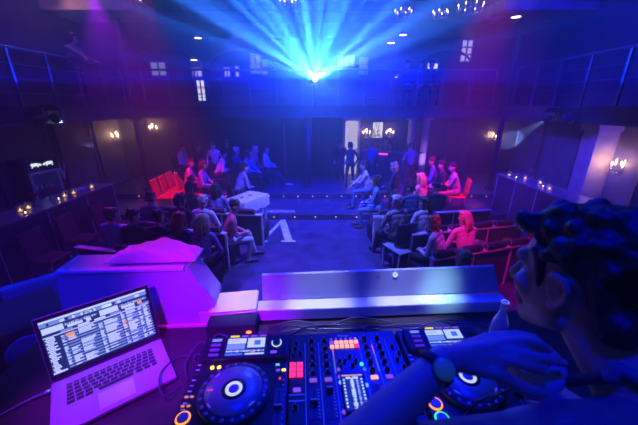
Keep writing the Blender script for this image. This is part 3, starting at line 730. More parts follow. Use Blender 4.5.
def hairobj(C, Bm, style, m, parent, s=1.0, voxel=.010):
    P = lambda x, y, z: tuple(Vector(C)+Bm @ (Vector((x, y, z))*s)); rot = Bm.to_euler(); rnd = random.Random(int(C[0]*1000)+len(style))
    e = [(P(0, -.022, .045), (.084*s, .096*s, .088*s), rot, 0)]; c = [(P(-.05, .06, .09), P(.05, .06, .09), .024*s, .024*s, 0)]
    if style in ('long', 'wavy'):
        for x in (-.07, -.04, 0, .04, .07):
            yb = -.055-.03*math.cos(x*20)
            ps = [(x, yb+.01, .04), (x*1.25, yb-.015, -.06), (x*1.3, yb-.02, -.16), (x*1.2+rnd.uniform(-.02, .02), yb-.005, -.25-rnd.uniform(0, .05))]
            for a, b_, r0, r1 in zip(ps, ps[1:], (.04, .042, .036), (.042, .036, .016)): c.append((P(*a), P(*b_), r0*s, r1*s, 0))
        for sx in (-1, 1):
            ps = [(sx*.062, .03, .07), (sx*.086, .022, -.02), (sx*.09, .03, -.12), (sx*.075, .04, -.22)]
            for a, b_, r0, r1 in zip(ps, ps[1:], (.024, .024, .022), (.024, .022, .010)): c.append((P(*a), P(*b_), r0*s, r1*s, 0))
    if style in ('curly', 'wavy', 'bob'):
        for i in range(46):
            a = rnd.uniform(0, 2*PI); zz = rnd.uniform(-.10 if style != 'wavy' else -.02, .12); rr = .085*math.sqrt(max(.15, 1-(zz-.03)**2/.013))
            y = -.02+math.sin(a)*rr*1.05
            if y > .045 and zz < .055: continue
            e.append((P(math.cos(a)*rr, y, zz), (.022*s,)*3, None, 0))
    if style == 'bun':
        e.append((P(0, -.10, .075), (.042*s,)*3, None, 0))
    if style == 'bob':
        for sx in (-1, 1): c.append((P(sx*.07, .02, .06), P(sx*.082, .01, -.09), .028*s, .02*s, 0))
        c.append((P(-.05, -.075, 0), P(-.05, -.07, -.11), .045*s, .03*s, 0)); c.append((P(.05, -.075, 0), P(.05, -.07, -.11), .045*s, .03*s, 0))
    if style == 'short':
        c.append((P(-.06, -.05, -.03), P(.06, -.05, -.03), .034*s, .034*s, 0))
        for i in range(16):
            a = rnd.uniform(0, 2*PI); e.append((P(.05*math.cos(a), -.02+.06*math.sin(a), .115+rnd.uniform(-.015, .01)), (.022*s,)*3, None, 0))
    if style == 'cap': pass
    o = skinmesh('cap' if style == 'cap' else 'hair', c, e, voxel, 2, [m], seg=8); o.parent = parent
    return o
NP = [0]
def person(label, loc, yaw, pose='sit', hz=.46, lean=6, hy=0, hp=-8, shirt='black', pants='black', hair=('short', 'dark'), skin=0, hands=None, sleeve='long', feet=None, dress=False, s=1.0, shoe=None, vox=.012, group=None, arms=None):
    NP[0] += 1; rnd = random.Random(NP[0]*17)
    caps = []; ells = []
    H = Vector((0, 0, hz if pose == 'sit' else .93)); ln = R(lean)
    up = Vector((0, math.sin(ln), math.cos(ln)))
    chest = H+up*.30; sh = H+up*.455+Vector((0, -.01, 0)); nk = H+up*.50
    wp = 2; ws = 0
    caps += [(H+Vector((-.075, 0, .0)), H+Vector((.075, 0, .0)), .108, .108, wp), (H+up*.06, H+up*.2, .125, .118, ws), (H+up*.18+Vector((-.05, 0, 0)), chest+Vector((-.06, 0, 0)), .10, .108, ws), (H+up*.18+Vector((.05, 0, 0)), chest+Vector((.06, 0, 0)), .10, .108, ws),
             (chest+up*.08+Vector((-.09, 0, 0)), chest+up*.08+Vector((.09, 0, 0)), .092, .092, ws), (sh+Vector((-.16, 0, 0)), sh+Vector((.16, 0, 0)), .056, .056, ws), (sh+Vector((-.08, -.005, .02)), sh+Vector((.08, -.005, .02)), .058, .058, ws),
             (nk-up*.02, nk+Vector((0, .025, .085)), .055, .050, 1)]
    hc = nk+Vector((0, .035+.02*math.sin(ln), .165)); Bm = basis(R(hy), R(hp))
    c, e, dots = headparts(hc, Bm); caps += c; ells += e
    # legs
    for sx in (-1, 1):
        hip = H+Vector((sx*.085, .01, -.02))
        if feet: ft = Vector(feet[0 if sx < 0 else 1])
        elif pose == 'sit': ft = Vector((sx*(.12+rnd.uniform(-.03, .04)), .42+rnd.uniform(-.06, .12), .075))
        else: ft = Vector((sx*(.11+rnd.uniform(0, .04)), rnd.uniform(-.05, .05), .075))
        kn, ft = ik(hip, ft, .43, .42, (sx*.1, .8, .6))
        caps += [(hip, kn, .085, .058, wp), (kn, ft, .056, .040, 1 if dress else wp), (ft+Vector((0, -.03, -.03)), ft+Vector((0, .16, -.045)), .040, .032, 3)]
        if dress: caps.append((hip, kn+Vector((0, 0, 0)), .10, .088, wp))
        # arms
        S0 = sh+Vector((sx*.185, 0, -.015))
        if hands: hd = Vector(hands[0 if sx < 0 else 1])
        elif pose == 'sit': hd = H+Vector((sx*(.09+rnd.uniform(-.05, .05)), .30+rnd.uniform(-.06, .08), .08+rnd.uniform(0, .05)))
        else: hd = H+Vector((sx*.25, .10+rnd.uniform(0, .08), -.03))
        el, wr = ik(S0, hd, .285, .25, (sx*.8, -.6, -.5))
        caps += [(S0, el, .052, .041, ws), (el, wr, .040, .029, ws if sleeve == 'long' else 1)]
        dv = (wr-el).normalized(); caps += handparts(wr, dv, Vector((sx*.5, .2, .8)), 1, .45, sx < 0)
    if dress: caps.append((H+Vector((-.08, .12, 0)), H+Vector((.08, .12, 0)), .11, .11, wp))
    mats = [cloth(shirt), SK[skin], cloth(pants), shoe or M_shoe, M_dark, M_lip]
    caps = [(tuple(a), tuple(b_), r0, r1, tg) for a, b_, r0, r1, tg in caps]
    o = skinmesh('person', caps, ells, vox, 3, mats, dots)
    hairobj(tuple(hc), Bm, hair[0], cloth(hair[1]) if hair[0] == 'cap' else hairm(hair[1]), o)
    o.location = loc; o.rotation_euler = (0, 0, yaw); o.scale = (s, s, s)
    tag(o, label, 'person', group)
    return o
def head_xy(px, py, z): return atz(px, py, z)

#==DJ
def make_dj():
    caps = []; ells = []; V = Vector
    hc = V(dep(579, 277, .575))
    # head turned left and bent towards the decks
    Bm = basis(R(24), R(-9), R(3))
    c, e, dots = headparts(hc, Bm, 1.06); caps += c; e = e[:2]; ells += e
    Q = lambda x, y, z: tuple(hc+Bm @ (V((x, y, z))*1.06))
    for sx in (-1, 1):                                   # ears: rim, inner fold, lobe
        hel = [Q(sx*(.071+.017*w), y, z) for y, z, w in ((.008, -.004, .1), (.006, .012, .5), (-.006, .022, .9), (-.021, .018, 1.1), (-.028, .002, 1.1), (-.024, -.018, .8), (-.012, -.034, .5), (-.001, -.042, .35), (.005, -.036, .2))]
        for a_, b_ in zip(hel, hel[1:]): caps.append((a_, b_, .0058, .0058, 1))
        caps.append((Q(sx*.070, -.012, .01), Q(sx*.070, -.006, -.03), .013, .010, 1))
        caps.append((Q(sx*.078, .004, -.012), Q(sx*.076, .003, -.022), .0055, .005, 1))
    nb = V((.53, .335, 2.44)); ch = V((.55, .27, 2.25)); pe = V((.56, .19, 1.93))
    caps += [(nb, hc+Bm @ V((0, -.035, -.075)), .066, .060, 1), (nb+V((-.05, -.02, -.02)), nb+V((.06, -.02, -.02)), .062, .062, 0)]
    Ls = V((.345, .325, 2.372)); Rs = V((.735, .27, 2.385))
    caps += [(nb+V((-.02, -.02, -.03)), Ls, .07, .066, 0), (nb+V((.02, -.02, -.03)), Rs, .07, .066, 0), (Ls+V((.02, 0, -.03)), Rs+V((-.02, 0, -.03)), .075, .075, 0),
             (ch+V((-.10, 0, 0)), ch+V((.10, 0, 0)), .12, .12, 0), (ch+V((-.07, 0, -.02)), pe+V((-.06, 0, .08)), .12, .115, 0), (ch+V((.07, 0, -.02)), pe+V((.06, 0, .08)), .12, .115, 0),
             (pe+V((-.08, 0, 0)), pe+V((.08, 0, 0)), .118, .118, 2)]
    for sx in (-1, 1):
        hip = pe+V((sx*.09, 0, -.03)); kn = V((.56+sx*.11, .22, 1.5)); ft = V((.56+sx*.13, .17, 1.08))
        caps += [(hip, kn, .09, .062, 2), (kn, ft, .06, .042, 2), (ft+V((0, -.03, -.035)), ft+V((0, .17, -.048)), .043, .033, 3)]
    # left arm: elbow out to the left and low, forearm rising to the wrist over the player
    el = V(dep(334, 468, .43)); wr = V(dep(443, 360, .505))
    caps += [(Ls, Ls.lerp(el, .5), .062, .052, 0), (Ls.lerp(el, .5), el, .052, .044, 0), (el, el.lerp(wr, .4), .037, .034, 1), (el.lerp(wr, .4), wr, .034, .0245, 1)]
    # left hand, back towards the camera, gripping the headphone cup from above
    f = (V(dep(508, 352, .51))-wr).normalized(); n = V((-.25, -.45, .85))
    def P(px, py, d): return V(dep(px, py, d))
    kn_ = [P(490, 338, .545), P(494, 344, .530), P(494, 351, .517), P(488, 357, .508)]   # knuckles: far finger to near finger
    for i, k in enumerate(kn_): caps.append((wr+(kn_[i]-kn_[1])*.45, k, .0150, .0110, 1))
    caps.append((wr, (kn_[1]+kn_[2])/2, .022, .014, 1))
    ch_ = [[P(517, 335, .545), P(533, 338, .555), P(541, 344, .555)],
           [P(525, 341, .530), P(541, 345, .535), P(549, 350, .537)],
           [P(522, 355, .512), P(546, 359, .511), P(564, 363, .515)],
           [P(514, 362, .503), P(532, 367, .505), P(546, 372, .51)]]
    for k, chn in zip(kn_, ch_):
        p = k
        for q, (r0, r1) in zip(chn, ((.0108, .0096), (.0096, .0088), (.0088, .0072))): caps.append((p, q, r0, r1, 1)); p = q
    # thumb under the cup
    tb = [wr.lerp(kn_[3], .30)+V((.0, -.003, -.006)), P(495, 373, .495), P(527, 390, .505), P(558, 396, .525)]
    for p, q, r0, r1 in zip(tb, tb[1:], (.0145, .0118, .0112), (.0120, .0110, .0085)): caps.append((p, q, r0, r1, 1))
    # right arm reaching down towards the right player
    er = V((.86, .40, 2.13)); wr2 = V((.70, .56, 2.15))
    caps += [(Rs, er, .06, .045, 0), (er, wr2, .043, .029, 1)]; caps += handparts(wr2, V((-.5, .75, -.1)), V((.2, -.1, .9)), 1, .45, False)
    caps = [(tuple(a), tuple(b_), r0, r1, tg) for a, b_, r0, r1, tg in caps]
    mats = [mat('dj_shirt', (.16, .16, .20), .8, var=.12, scale=14), mat('dj_skin', (.50, .34, .28), .5, var=.06, scale=14), cloth('black'), M_shoe, M_dark, M_lip, mat('nail', (.75, .55, .5), .25)]
    nd = list(dots)
    for chn in ch_+[[tb[-1]]]: nd.append((tuple(chn[-1]+V((0, -.004, .009))), .0065, 6))
    o = skinmesh('person', caps, ells, .0042, 3, mats, nd, seg=16)
    tag(o, 'dark haired man at the right leaning over the decks, hand on his headphones', 'person')
    # hair
    Pm = lambda x, y, z: tuple(hc+Bm @ (V((x, y, z))*1.06)); rot = Bm.to_euler(); rnd = random.Random(4)
    e = [(Pm(0, -.034, .052), (.086, .098, .090), rot, 0), (Pm(0, .012, .085), (.074, .074, .050), rot, 0)]; c = [(Pm(-.045, -.078, -.045), Pm(.045, -.078, -.045), .036, .036, 0)]
    for sx in (-1, 1): c += [(Pm(sx*.066, .03, .04), Pm(sx*.069, .027, -.012), .013, .006, 0), (Pm(sx*.060, -.055, .02), Pm(sx*.052, -.066, -.055), .024, .018, 0)]
    for i in range(150):
        a = rnd.uniform(0, 2*PI); zz = rnd.uniform(.035, .128); rr = .088*math.sqrt(max(.02, 1-(max(0, zz-.04)/.105)**2))
        x, y = math.cos(a)*rr*.92, -.02+math.sin(a)*rr*1.12
        if y > .05 and zz < .075: continue
        if abs(x) > .06 and -.045 < y and zz < .045: continue
        q = rnd.uniform(.010, .017); e.append((Pm(x, y, zz), (q, q, q), None, 0))
    for i in range(26):
        x = rnd.uniform(-.055, .055); e.append((Pm(x, .066+rnd.uniform(-.012, .014), .088+rnd.uniform(-.008, .018)), (.013, .014, .011), None, 0))
    h = skinmesh('hair', c, e, .0055, 1, [mat('dj_hair', (.022, .02, .022), .45, var=.5, scale=60, bump=.5)], seg=8); h.parent = o
    # wristwatch
    ax = (wr-el).normalized(); n = V((-.35, -.75, .55)); n = (n-ax*n.dot(ax)).normalized(); wc = el.lerp(wr, .915)
    Mw = Matrix.Translation(wc+n*.0265+V((.004, -.002, -.006))) @ n.to_track_quat('Z', 'Y').to_matrix().to_4x4()
    w = obj('wristwatch', (lambda b: (lathe(b, [(.0175, -.004), (.0185, .002), (.0185, .006), (.0165, .0085)], seg=32, M=Mw), b)[1])(new()), mat('watch_case', (.10, .16, .18), .35, .4), o)
    b = new(); lathe(b, [(.0162, .0084), (.0162, .0092), (.001, .0094)], seg=32, M=Mw); obj('watch_face', b, mat('watch_dial', (.10, .22, .26), .25, emit=(.05, .3, .4), es=.06), w)
    b = new(); Ms = Matrix.Translation(wc) @ ax.to_track_quat('Z', 'Y').to_matrix().to_4x4(); lathe(b, [(.0295, -.008), (.031, -.007), (.031, .007), (.0295, .008), (.027, .008), (.027, -.008)], seg=36, M=Ms); obj('strap', b, M_blackm, w)
    return o, hc, Bm, nb
dj, HC0, HB, NB = make_dj()
#==HEADPHONES
def cyl_M(c, axis): return Matrix.Translation(Vector(c)) @ Vector(axis).normalized().to_track_quat('Z', 'Y').to_matrix().to_4x4()
cupc = dep(536, 366, .555); cax = (Vector((0, 0, CAMZ))-cupc).normalized()+Vector((.25, -.1, .5)); cax.normalize()
t = thing('headphones', "grey headphones round the man's neck, one cup gripped in his hand", 'headphones', (0, 0, 0))
M_hp = mat('headphone_grey', (.42, .48, .5), .4, var=.05)
b = new(); lathe(b, [(.030, -.020), (.043, -.018), (.047, -.008), (.047, .004), (.040, .012), (.02, .016), (.002, .016)], seg=36, M=cyl_M(cupc, cax)); e1 = obj('ear_cup', b, M_hp, t)
b = new(); lathe(b, [(.028, -.034), (.041, -.033), (.044, -.026), (.041, -.018), (.03, -.018)], seg=36, M=cyl_M(cupc, cax)); obj('cushion', b, M_leather, e1)
c2 = NB+Vector((.12, -.02, .0)); a2 = Vector((1, .1, -.1))
b = new(); lathe(b, [(.030, -.020), (.043, -.018), (.047, -.008), (.047, .004), (.040, .012), (.02, .016), (.002, .016)], seg=36, M=cyl_M(c2, a2)); e2 = obj('ear_cup', b, M_hp, t)
b = new(); lathe(b, [(.028, -.034), (.041, -.033), (.044, -.026), (.041, -.018), (.03, -.018)], seg=36, M=cyl_M(c2, a2)); obj('cushion', b, M_leather, e2)
bp = spline([cupc+Vector((.03, -.005, -.006)), dep(567, 381, .53), dep(588, 379, .50), dep(610, 377, .475), dep(632, 376, .46), NB+Vector((.03, -.125, .02)), NB+Vector((.115, -.09, .01)), c2+Vector((.012, -.02, .02))], 8)
b = new(); tube(b, bp, .0085, 10); obj('headband', b, mat('headband_black', (.05, .055, .07), .45), t)
b = new(); tube(b, bp[22:34], [.0110]*12, 10); obj('band_pad', b, mat('band_blue', (.12, .16, .22), .5), t)
b = new(); tube(b, spline([cupc+Vector((-.02, 0, -.045)), dep(505, 392, .60), dep(478, 402, .66), dep(462, 420, .72)], 10), .0022, 7); obj('cord', b, M_black, t)
#==HALL
def fz(y): return .30 if y > 9.0 else .15 if y > 7.55 else 0.
def make_chair(label, m, group):
    t = thing('banquet_chair', label, 'chair', (0, 0, 0), 0, group)
    b = new(); box(b, (0, .01, .43), (.42, .42, .06), bev=.022); obj('seat', b, m, t)
    b = new(); box(b, (0, -.235, .70), (.41, .05, .44), Euler((R(9), 0, 0)), bev=.022); obj('backrest', b, m, t)
    b = new()
    for sx in (-1, 1): tube(b, [(sx*.19, -.19, .39), (sx*.19, -.205, .5), (sx*.19, -.262, .86)], .011, 8)
    cyl(b, (-.19, -.215, .47), (.19, -.215, .47), .009, seg=8); obj('back_frame', b, M_chrome, t)
    src = None
    for sx in (-1, 1):
        for sy in (-1, 1):
            b = new(); tube(b, [(sx*.19, sy*.18, .405), (sx*.2, sy*.215, 0.0)], .011, 8); obj('leg', b, M_chrome, t)
    return t
ch_red = make_chair('red vinyl banquet chair nearest the bar end, first of the empty red row', M_red, 'empty red chairs on the left'); ch_red.location = (-4.12, 7.80, .15); ch_red.rotation_euler = (0, 0, R(-80))
dup(ch_red, (-4.14, 8.27, .15), R(-82), 'red vinyl banquet chair in the middle of the empty red row')
dup(ch_red, (-4.16, 8.74, .15), R(-84), 'red vinyl banquet chair farthest back in the empty red row')
dup(ch_red, (-3.42, 7.9, .15), R(-62), 'red chair standing apart with its dark back turned to the empty row', 'red chairs')
ch_mar = make_chair('dark maroon chair at the left bar, nearest the DJ booth', M_maroon, 'maroon chairs at the left bar'); ch_mar.location = (-4.62, 4.62, 0); ch_mar.rotation_euler = (0, 0, R(-95))
dup(ch_mar, (-4.66, 5.42, 0), R(-88), 'dark maroon chair at the left bar, between its two neighbours')
dup(ch_mar, (-4.55, 6.15, 0), R(-84), 'dark maroon chair at the left bar, farthest from the DJ booth')
dup(ch_mar, (3.75, 5.15, 0), R(75), 'maroon chair with its back against the right seating rows', 'single maroon chairs')
ch_blk = make_chair('', M_leather, 'occupied black chairs'); ch_blk.location = (0, -20, 0); USED = [False]
ch_blk2 = make_chair('blue lit black chair on the stage left of the monitor speaker', mat('blue_light_fabric', (.10, .13, .30), .6), 'stage chair'); ch_blk2.location = (-1.86, 1.80, 1.0); ch_blk2.rotation_euler = (0, 0, R(43))  # black chair; the blue light on it is put into the fabric colour
def chair_under(loc, yaw, label, red=False):
    if red: return dup(ch_red, loc, yaw, label, 'occupied red chairs')
    if not USED[0]:
        USED[0] = True; ch_blk.location = loc; ch_blk.rotation_euler = (0, 0, yaw); ch_blk['label'] = label; return ch_blk
    return dup(ch_blk, loc, yaw, label)
#==ROWS
ROWS = {}
def row(key, side, x, y, ang, L, word, nb):
    rz = R(ang) if side > 0 else PI-R(ang); sy = side
    t = thing('seat_divider', 'low black partition with pale edges, %s' % word, 'partition', (x, y, 0), rz, 'partitions of the seating rows')
    n = 3; w = L/n
    for i in range(n):
        b = new(); box(b, (w*(i+.5), 0, .36), (w-.03, .045, .64), bev=.004); obj('panel', b, M_panel, t)
    b = new(); box(b, (L/2, 0, .705), (L, .10, .03), bev=.004); obj('top_rail', b, M_frame, t)
    for i in range(n+1):
        b = new(); box(b, (min(max(w*i, .02), L-.02), 0, .345), (.035, .065, .69), bev=.003); obj('post', b, M_frame, t)
    u = thing('bench_seat', 'black bench behind the partition, %s' % word, 'bench', (x, y, 0), rz, 'benches of the seating rows')
    b = new(); box(b, (L/2, sy*.33, .35), (L-.04, .50, .10), bev=.02); obj('seat_cushion', b, M_leather, u)
    b = new(); box(b, (L/2, sy*.33, .15), (L-.08, .44, .30)); obj('plinth', b, M_blackm, u)
    c, s = math.cos(rz), math.sin(rz)
    f = lambda a, o, z: Vector((x+a*c-o*sy*s, y+a*s+o*sy*c, z))
    ROWS[key] = f
    names = ('first', 'second', 'third', 'fourth')
    for i, a in enumerate(nb):
        p = f(a, 0, .72+.058)
        b = new(); lathe(b, [(.02, -.20), (.052, -.195), (.058, -.18), (.058, .18), (.052, .195), (.02, .20)], seg=18, M=Matrix.Rotation(R(90), 4, 'Y'))
        o = obj('bolster_cushion', b, M_leather, None, p, (0, 0, rz)); tag(o, 'black bolster cushion on the partition %s, %s from the aisle' % (word, names[i]), 'cushion', 'bolsters on the partitions')
        for xe in (-.2, .2):
            cov = new(); ring(cov, (0, 0, 0), .047, .004, Matrix.Translation((xe, 0, 0)) @ Matrix.Rotation(R(90), 4, 'Y'), seg=20, s2=6); obj('piping', cov, M_frame, o)
row('R1', 1, 1.70, 4.05, 17, 2.3, 'right side nearest the booth', (.24, .72, 1.2, 1.68))
row('R2', 1, 1.66, 4.98, 12, 2.4, 'right side middle row', (.5, .98, 1.46, 1.94))
row('R3', 1, 1.16, 5.95, 8, 2.7, 'right side farthest row', (.3, .8))
row('L1', -1, -1.75, 4.0, 12, 2.3, 'left side nearest the booth', (.6, 1.3))
row('L2', -1, -1.68, 5.02, 10, 2.4, 'left side middle row', (.3, 1.0, 1.6))
row('L3', -1, -1.2, 6.0, 6, 2.7, 'left side farthest row', (.35, 1.0, 2.1))
# pale end frame / bench ends by the aisle on the right
t = thing('luggage_stand', 'small metal side stand at the aisle end of the right rows', 'stand', (1.42, 4.95, 0), R(25))
for i, (sx, sy) in enumerate(((-1, -1), (1, -1), (-1, 1), (1, 1))):
    b = new(); box(b, (sx*.12, sy*.22, .22), (.025, .025, .44)); obj('leg', b, M_frame, t)
b = new(); box(b, (0, 0, .45), (.28, .5, .025), bev=.004); obj('top', b, mat('teal_top', (.25, .34, .36), .5), t)
#==TABLES
def small_table(label, x, y, h=.62, r=.24, cloth_m=None):
    z = fz(y); t = thing('cocktail_table', label, 'table', (x, y, z), 0, 'small round tables')
    b = new(); lathe(b, [(r-.01, h-.02), (r, h-.015), (r, h-.004), (r-.006, h)], seg=28); obj('tabletop', b, cloth_m or M_wood, t)
    b = new(); cyl(b, (0, 0, .015), (0, 0, h-.02), .02, seg=12); obj('column', b, M_chrome, t)
    b = new(); lathe(b, [(r*.7, 0), (r*.7, .008), (.02, .02)], seg=24); obj('base', b, M_blackm, t)
    return z+h
GLS = [None]
def glass(x, y, z, label):
    if GLS[0] is None:
        b = new(); lathe(b, [(.022, 0), (.03, .002), (.034, .10), (.0315, .10), (.028, .01)], seg=16); GLS[0] = obj('tumbler', b, mat('frosted_glass', (.75, .8, .9), .25, trans=.4)); o = GLS[0]; o.location = (x, y, z); return tag(o, label, 'glass', 'tumblers on the tables')
    return dup(GLS[0], (x, y, z), None, label)
h = small_table('small round table with two tumblers in the left middle row', -2.35, 5.62); glass(-2.4, 5.55, h, 'tumbler nearer the booth on the left middle row table'); glass(-2.27, 5.68, h, 'tumbler farther back on the left middle row table')
h = small_table('small round table with three tumblers behind the left rows', -2.3, 6.75); glass(-2.4, 6.68, h, 'leftmost tumbler on the table behind the left rows'); glass(-2.28, 6.8, h, 'middle tumbler on the table behind the left rows'); glass(-2.18, 6.7, h, 'rightmost tumbler on the table behind the left rows')
h = small_table('small round table beside the red haired person', 2.75, 4.75); glass(2.7, 4.72, h, 'tumbler on the table beside the red haired person')
h = small_table('small round table behind the right rows', 2.1, 6.75, .7); glass(2.15, 6.7, h, 'tumbler on the table behind the right rows')
# white cups / napkins
for i, (x, y, z, lb) in enumerate(((-2.62, 5.193, .72, 'folded white napkin on top of the left middle row partition'), (-2.12, 6.1, .72, 'folded white napkin on top of the left farthest row partition'), (2.35, 5.14, .72, 'folded white napkin on top of the right middle row partition'))):
    b = new(); box(b, (0, 0, .006), (.16, .1, .012), Euler((0, 0, .3)), bev=.003); tag(obj('napkin', b, M_white, None, (x, y, z)), lb, 'napkin')
# draped table at the aisle
t = thing('draped_table', 'table under a pale cloth at the aisle end of the left rows', 'table', (-1.74, 7.0, 0), R(-28))
b = new(); box(b, (0, 0, .80), (.55, .85, .03), bev=.006)
obj('tabletop', b, M_wood, t)
b = new(); N = 24
top = [(-.29, -.44), (.29, -.44), (.29, .44), (-.29, .44)]
pts = []
for k in range(4):
    a, c2_ = Vector(top[k]), Vector(top[(k+1) % 4])
    for i in range(N): pts.append(a.lerp(c2_, i/N))
r0 = [b.verts.new((p.x, p.y, .822)) for p in pts]
r1 = [b.verts.new((p.x*1.03, p.y*1.03, .80)) for p in pts]
r2 = [b.verts.new((p.x*(1.06+.035*math.sin(i*1.1)), p.y*(1.05+.03*math.sin(i*1.1)), .52+.02*math.sin(i*.7))) for i, p in enumerate(pts)]
b.faces.new(r0); n = len(pts)
for ra, rb in ((r0, r1), (r1, r2)):
    for i in range(n):
        f = b.faces.new((ra[i], ra[(i+1) % n], rb[(i+1) % n], rb[i])); f.smooth = True
obj('tablecloth', b, mat('pale_linen', (.62, .60, .66), .8, var=.06), t)
for sx in (-1, 1):
    for sy in (-1, 1):
        b = new(); box(b, (sx*.23, sy*.37, .393), (.035, .035, .785)); obj('leg', b, M_frame, t)
for i, (x, y) in enumerate(((-1.84, 6.88), (-1.67, 7.08))):
    b = new(); lathe(b, [(.03, 0), (.05, .01), (.055, .06), (.05, .062), (.045, .012)], seg=18); tag(obj('bowl', b, mat('bowl_white', (.7, .7, .75), .3), None, (x, y, .8225)), ('white bowl on the draped table, nearer the booth', 'white bowl on the draped table, farther from the booth')[i], 'bowl')  # plain pale bowl colour, no emission
# pale coat hung over the end of the right farthest partition
b = new(); G = []
F3 = ROWS['R3']
for i in range(13):
    rowv = []
    for j in range(25):
        u = i/12; v = j/24
        a = -.04+u*.36
        if v < .35: o_, z = -.075-.03*math.sin(u*9)*(1-v/.35)-.02, .735-(.35-v)/.35*(.50-.24*abs(u-.3))
        elif v < .5: o_, z = -.075+(v-.35)/.15*.15, .742
        else: o_, z = .085+.02*math.sin(u*8+1)*(v-.5)*2, .735-(v-.5)/.5*.22
        rowv.append(b.verts.new(F3(a, o_, z)))
    G.append(rowv)
for i in range(12):
    for j in range(24):
        f = b.faces.new((G[i][j], G[i+1][j], G[i+1][j+1], G[i][j+1])); f.smooth = True
geo = bmesh.ops.solidify(b, geom=b.faces[:], thickness=.008)
tag(obj('coat', b, mat('pale_coat', (.66, .62, .66), .8, var=.06)), 'pale coat hung over the aisle end of the right farthest partition', 'coat')
#==BARS
def bar(label, side, x, ys, top_z=1.1):
    t = thing('bar_counter', label, 'bar', (x, ys[0], 0), 0)
    d = side*.30
    for y0, y1 in zip(ys, ys[1:]):
        z0 = .15 if y0 > 7.4 else 0
        b = new(); box(b, (d, (y0+y1)/2-ys[0], (z0+1.06)/2), (.56, y1-y0-.012, 1.06-z0), bev=.004)
        obj('front_panel', b, mat('bar_panel', (.06, .055, .075), .4), t)
        b = new(); box(b, (d-side*.285, y1-ys[0]-.012, (z0+1.06)/2), (.012, .02, 1.06-z0-.02)); obj('joint_strip', b, M_frame, t)
    L = ys[-1]-ys[0]
    b = new(); box(b, (d, L/2, 1.08), (.64, L+.04, .04), bev=.006); obj('countertop', b, mat('bar_top', (.20, .18, .20), .25), t)
    return t
bar('long dark bar counter along the left wall with candles', -1, -5.05, (3.3, 4.3, 5.3, 6.3, 7.2))
bar('dark bar counter along the right wall with candles and flowers', 1, 5.0, (5.0, 5.9, 6.7, 7.5, 8.3))
#==CANDLES
JAR = [None]; TEA = [None]
def jar(px, py, label, side):
    p = atz(px, py, 1.1)
    p.x = min(max(p.x, 5.08), 5.52) if side > 0 else max(min(p.x, -5.13), -5.57)
    if JAR[0] is None:
        t = thing('candle_jar', label, 'candle', p, 0, 'candle jars on the bars')
        b = new(); lathe(b, [(.04, 0), (.052, .004), (.058, .06), (.05, .12), (.047, .14), (.044, .14), (.047, .12), (.054, .06), (.049, .008)], seg=20); obj('jar', b, M_glass, t)
        b = new(); lathe(b, [(.036, .01), (.036, .032), (.034, .033)], seg=16); obj('wax', b, M_wax, t)
        b = new(); lathe(b, [(.002, .033), (.008, .042), (.006, .052), (.001, .066)], seg=10); obj('flame', b, M_flame, t)
        JAR[0] = t; return t
    return dup(JAR[0], p, None, label)
def tea(px, py, label, side):
    p = atz(px, py, 1.1)
    p.x = min(max(p.x, 5.08), 5.52) if side > 0 else max(min(p.x, -5.13), -5.57)
    if TEA[0] is None:
        t = thing('tealight', label, 'candle', p, 0, 'tealights on the bars')
        b = new(); lathe(b, [(.02, 0), (.021, .002), (.021, .018), (.019, .018)], seg=16); obj('cup', b, M_silver, t)
        b = new(); lathe(b, [(.002, .018), (.009, .027), (.006, .037), (.001, .05)], seg=10); obj('flame', b, M_flame, t)
        TEA[0] = t; return t
    return dup(TEA[0], p, None, label)
for px, py, lb, sd in ((509, 176, 'candle jar at the far end of the right bar', 1), (525, 179.5, 'candle jar left of the red flowers on the right bar', 1), (540, 184, 'candle jar right of the red flowers on the right bar', 1), (549, 190, 'candle jar on the right bar nearest the man', 1),
                       (21, 212, 'candle jar at the near end of the left bar', -1), (29, 209, 'larger looking candle jar second from the near end of the left bar', -1), (65, 197, 'candle jar in front of the fridge on the left bar', -1), (74, 194, 'candle jar beside the folded napkins on the left bar', -1), (92, 188, 'candle jar at the far end of the left bar', -1)):
    jar(px, py, lb, sd)
for px, py, lb, sd in ((516, 178, 'tealight between the two far jars on the right bar', 1), (543, 187, 'tealight between the two near jars on the right bar', 1), (59, 200, 'tealight on the left bar in front of the fridge, left of the jars', -1), (26, 214, 'tealight at the near end of the left bar below the jars', -1)):
    tea(px, py, lb, sd)
VAS = [None]
def vase(px, py, label, side):
    p = atz(px, py, 1.1)
    p.x = min(max(p.x, 5.1), 5.5) if side > 0 else max(min(p.x, -5.15), -5.55)
    if VAS[0] is None:
        t = thing('flower_vase', label, 'vase', p, 0, 'vases of red flowers')
        b = new(); lathe(b, [(.03, 0), (.034, .004), (.036, .07), (.018, .12), (.022, .15), (.018, .15), (.015, .12), (.03, .07), (.028, .01)], seg=18); obj('vase', b, M_glass, t)
        for sx, sy in ((-.05, .02), (.05, -.01), (0, .06)):
            b = new(); tube(b, spline([(0, 0, .02), (sx*.3, sy*.3, .15), (sx, sy, .24)], 5), .003, 6); s_ = obj('stem', b, M_stem, t)
            b = new()
            for i in range(9):
                a = i*2.4; q = .008+.0022*i; ell(b, (sx+math.cos(a)*q, sy+math.sin(a)*q, .255-.001*i), (.016, .016, .02), seg=8)
            obj('flower', b, M_petal, s_)
        VAS[0] = t; return t
    return dup(VAS[0], p, None, label)
vase(531, 181, 'glass vase of red flowers on the right bar', 1)
vase(37, 207, 'glass vase of red flowers at the near end of the left bar', -1); vase(52, 200, 'glass vase of red flowers on the left bar in front of the fridge', -1)
b = new()
for i in range(4): box(b, (.004*i, .003*i, .006+i*.012), (.12, .22, .011), bev=.003)
tag(obj('napkin_stack', b, M_white, None, (-5.35, 6.5, 1.1)), 'stack of folded pale napkins on the left bar', 'napkins')
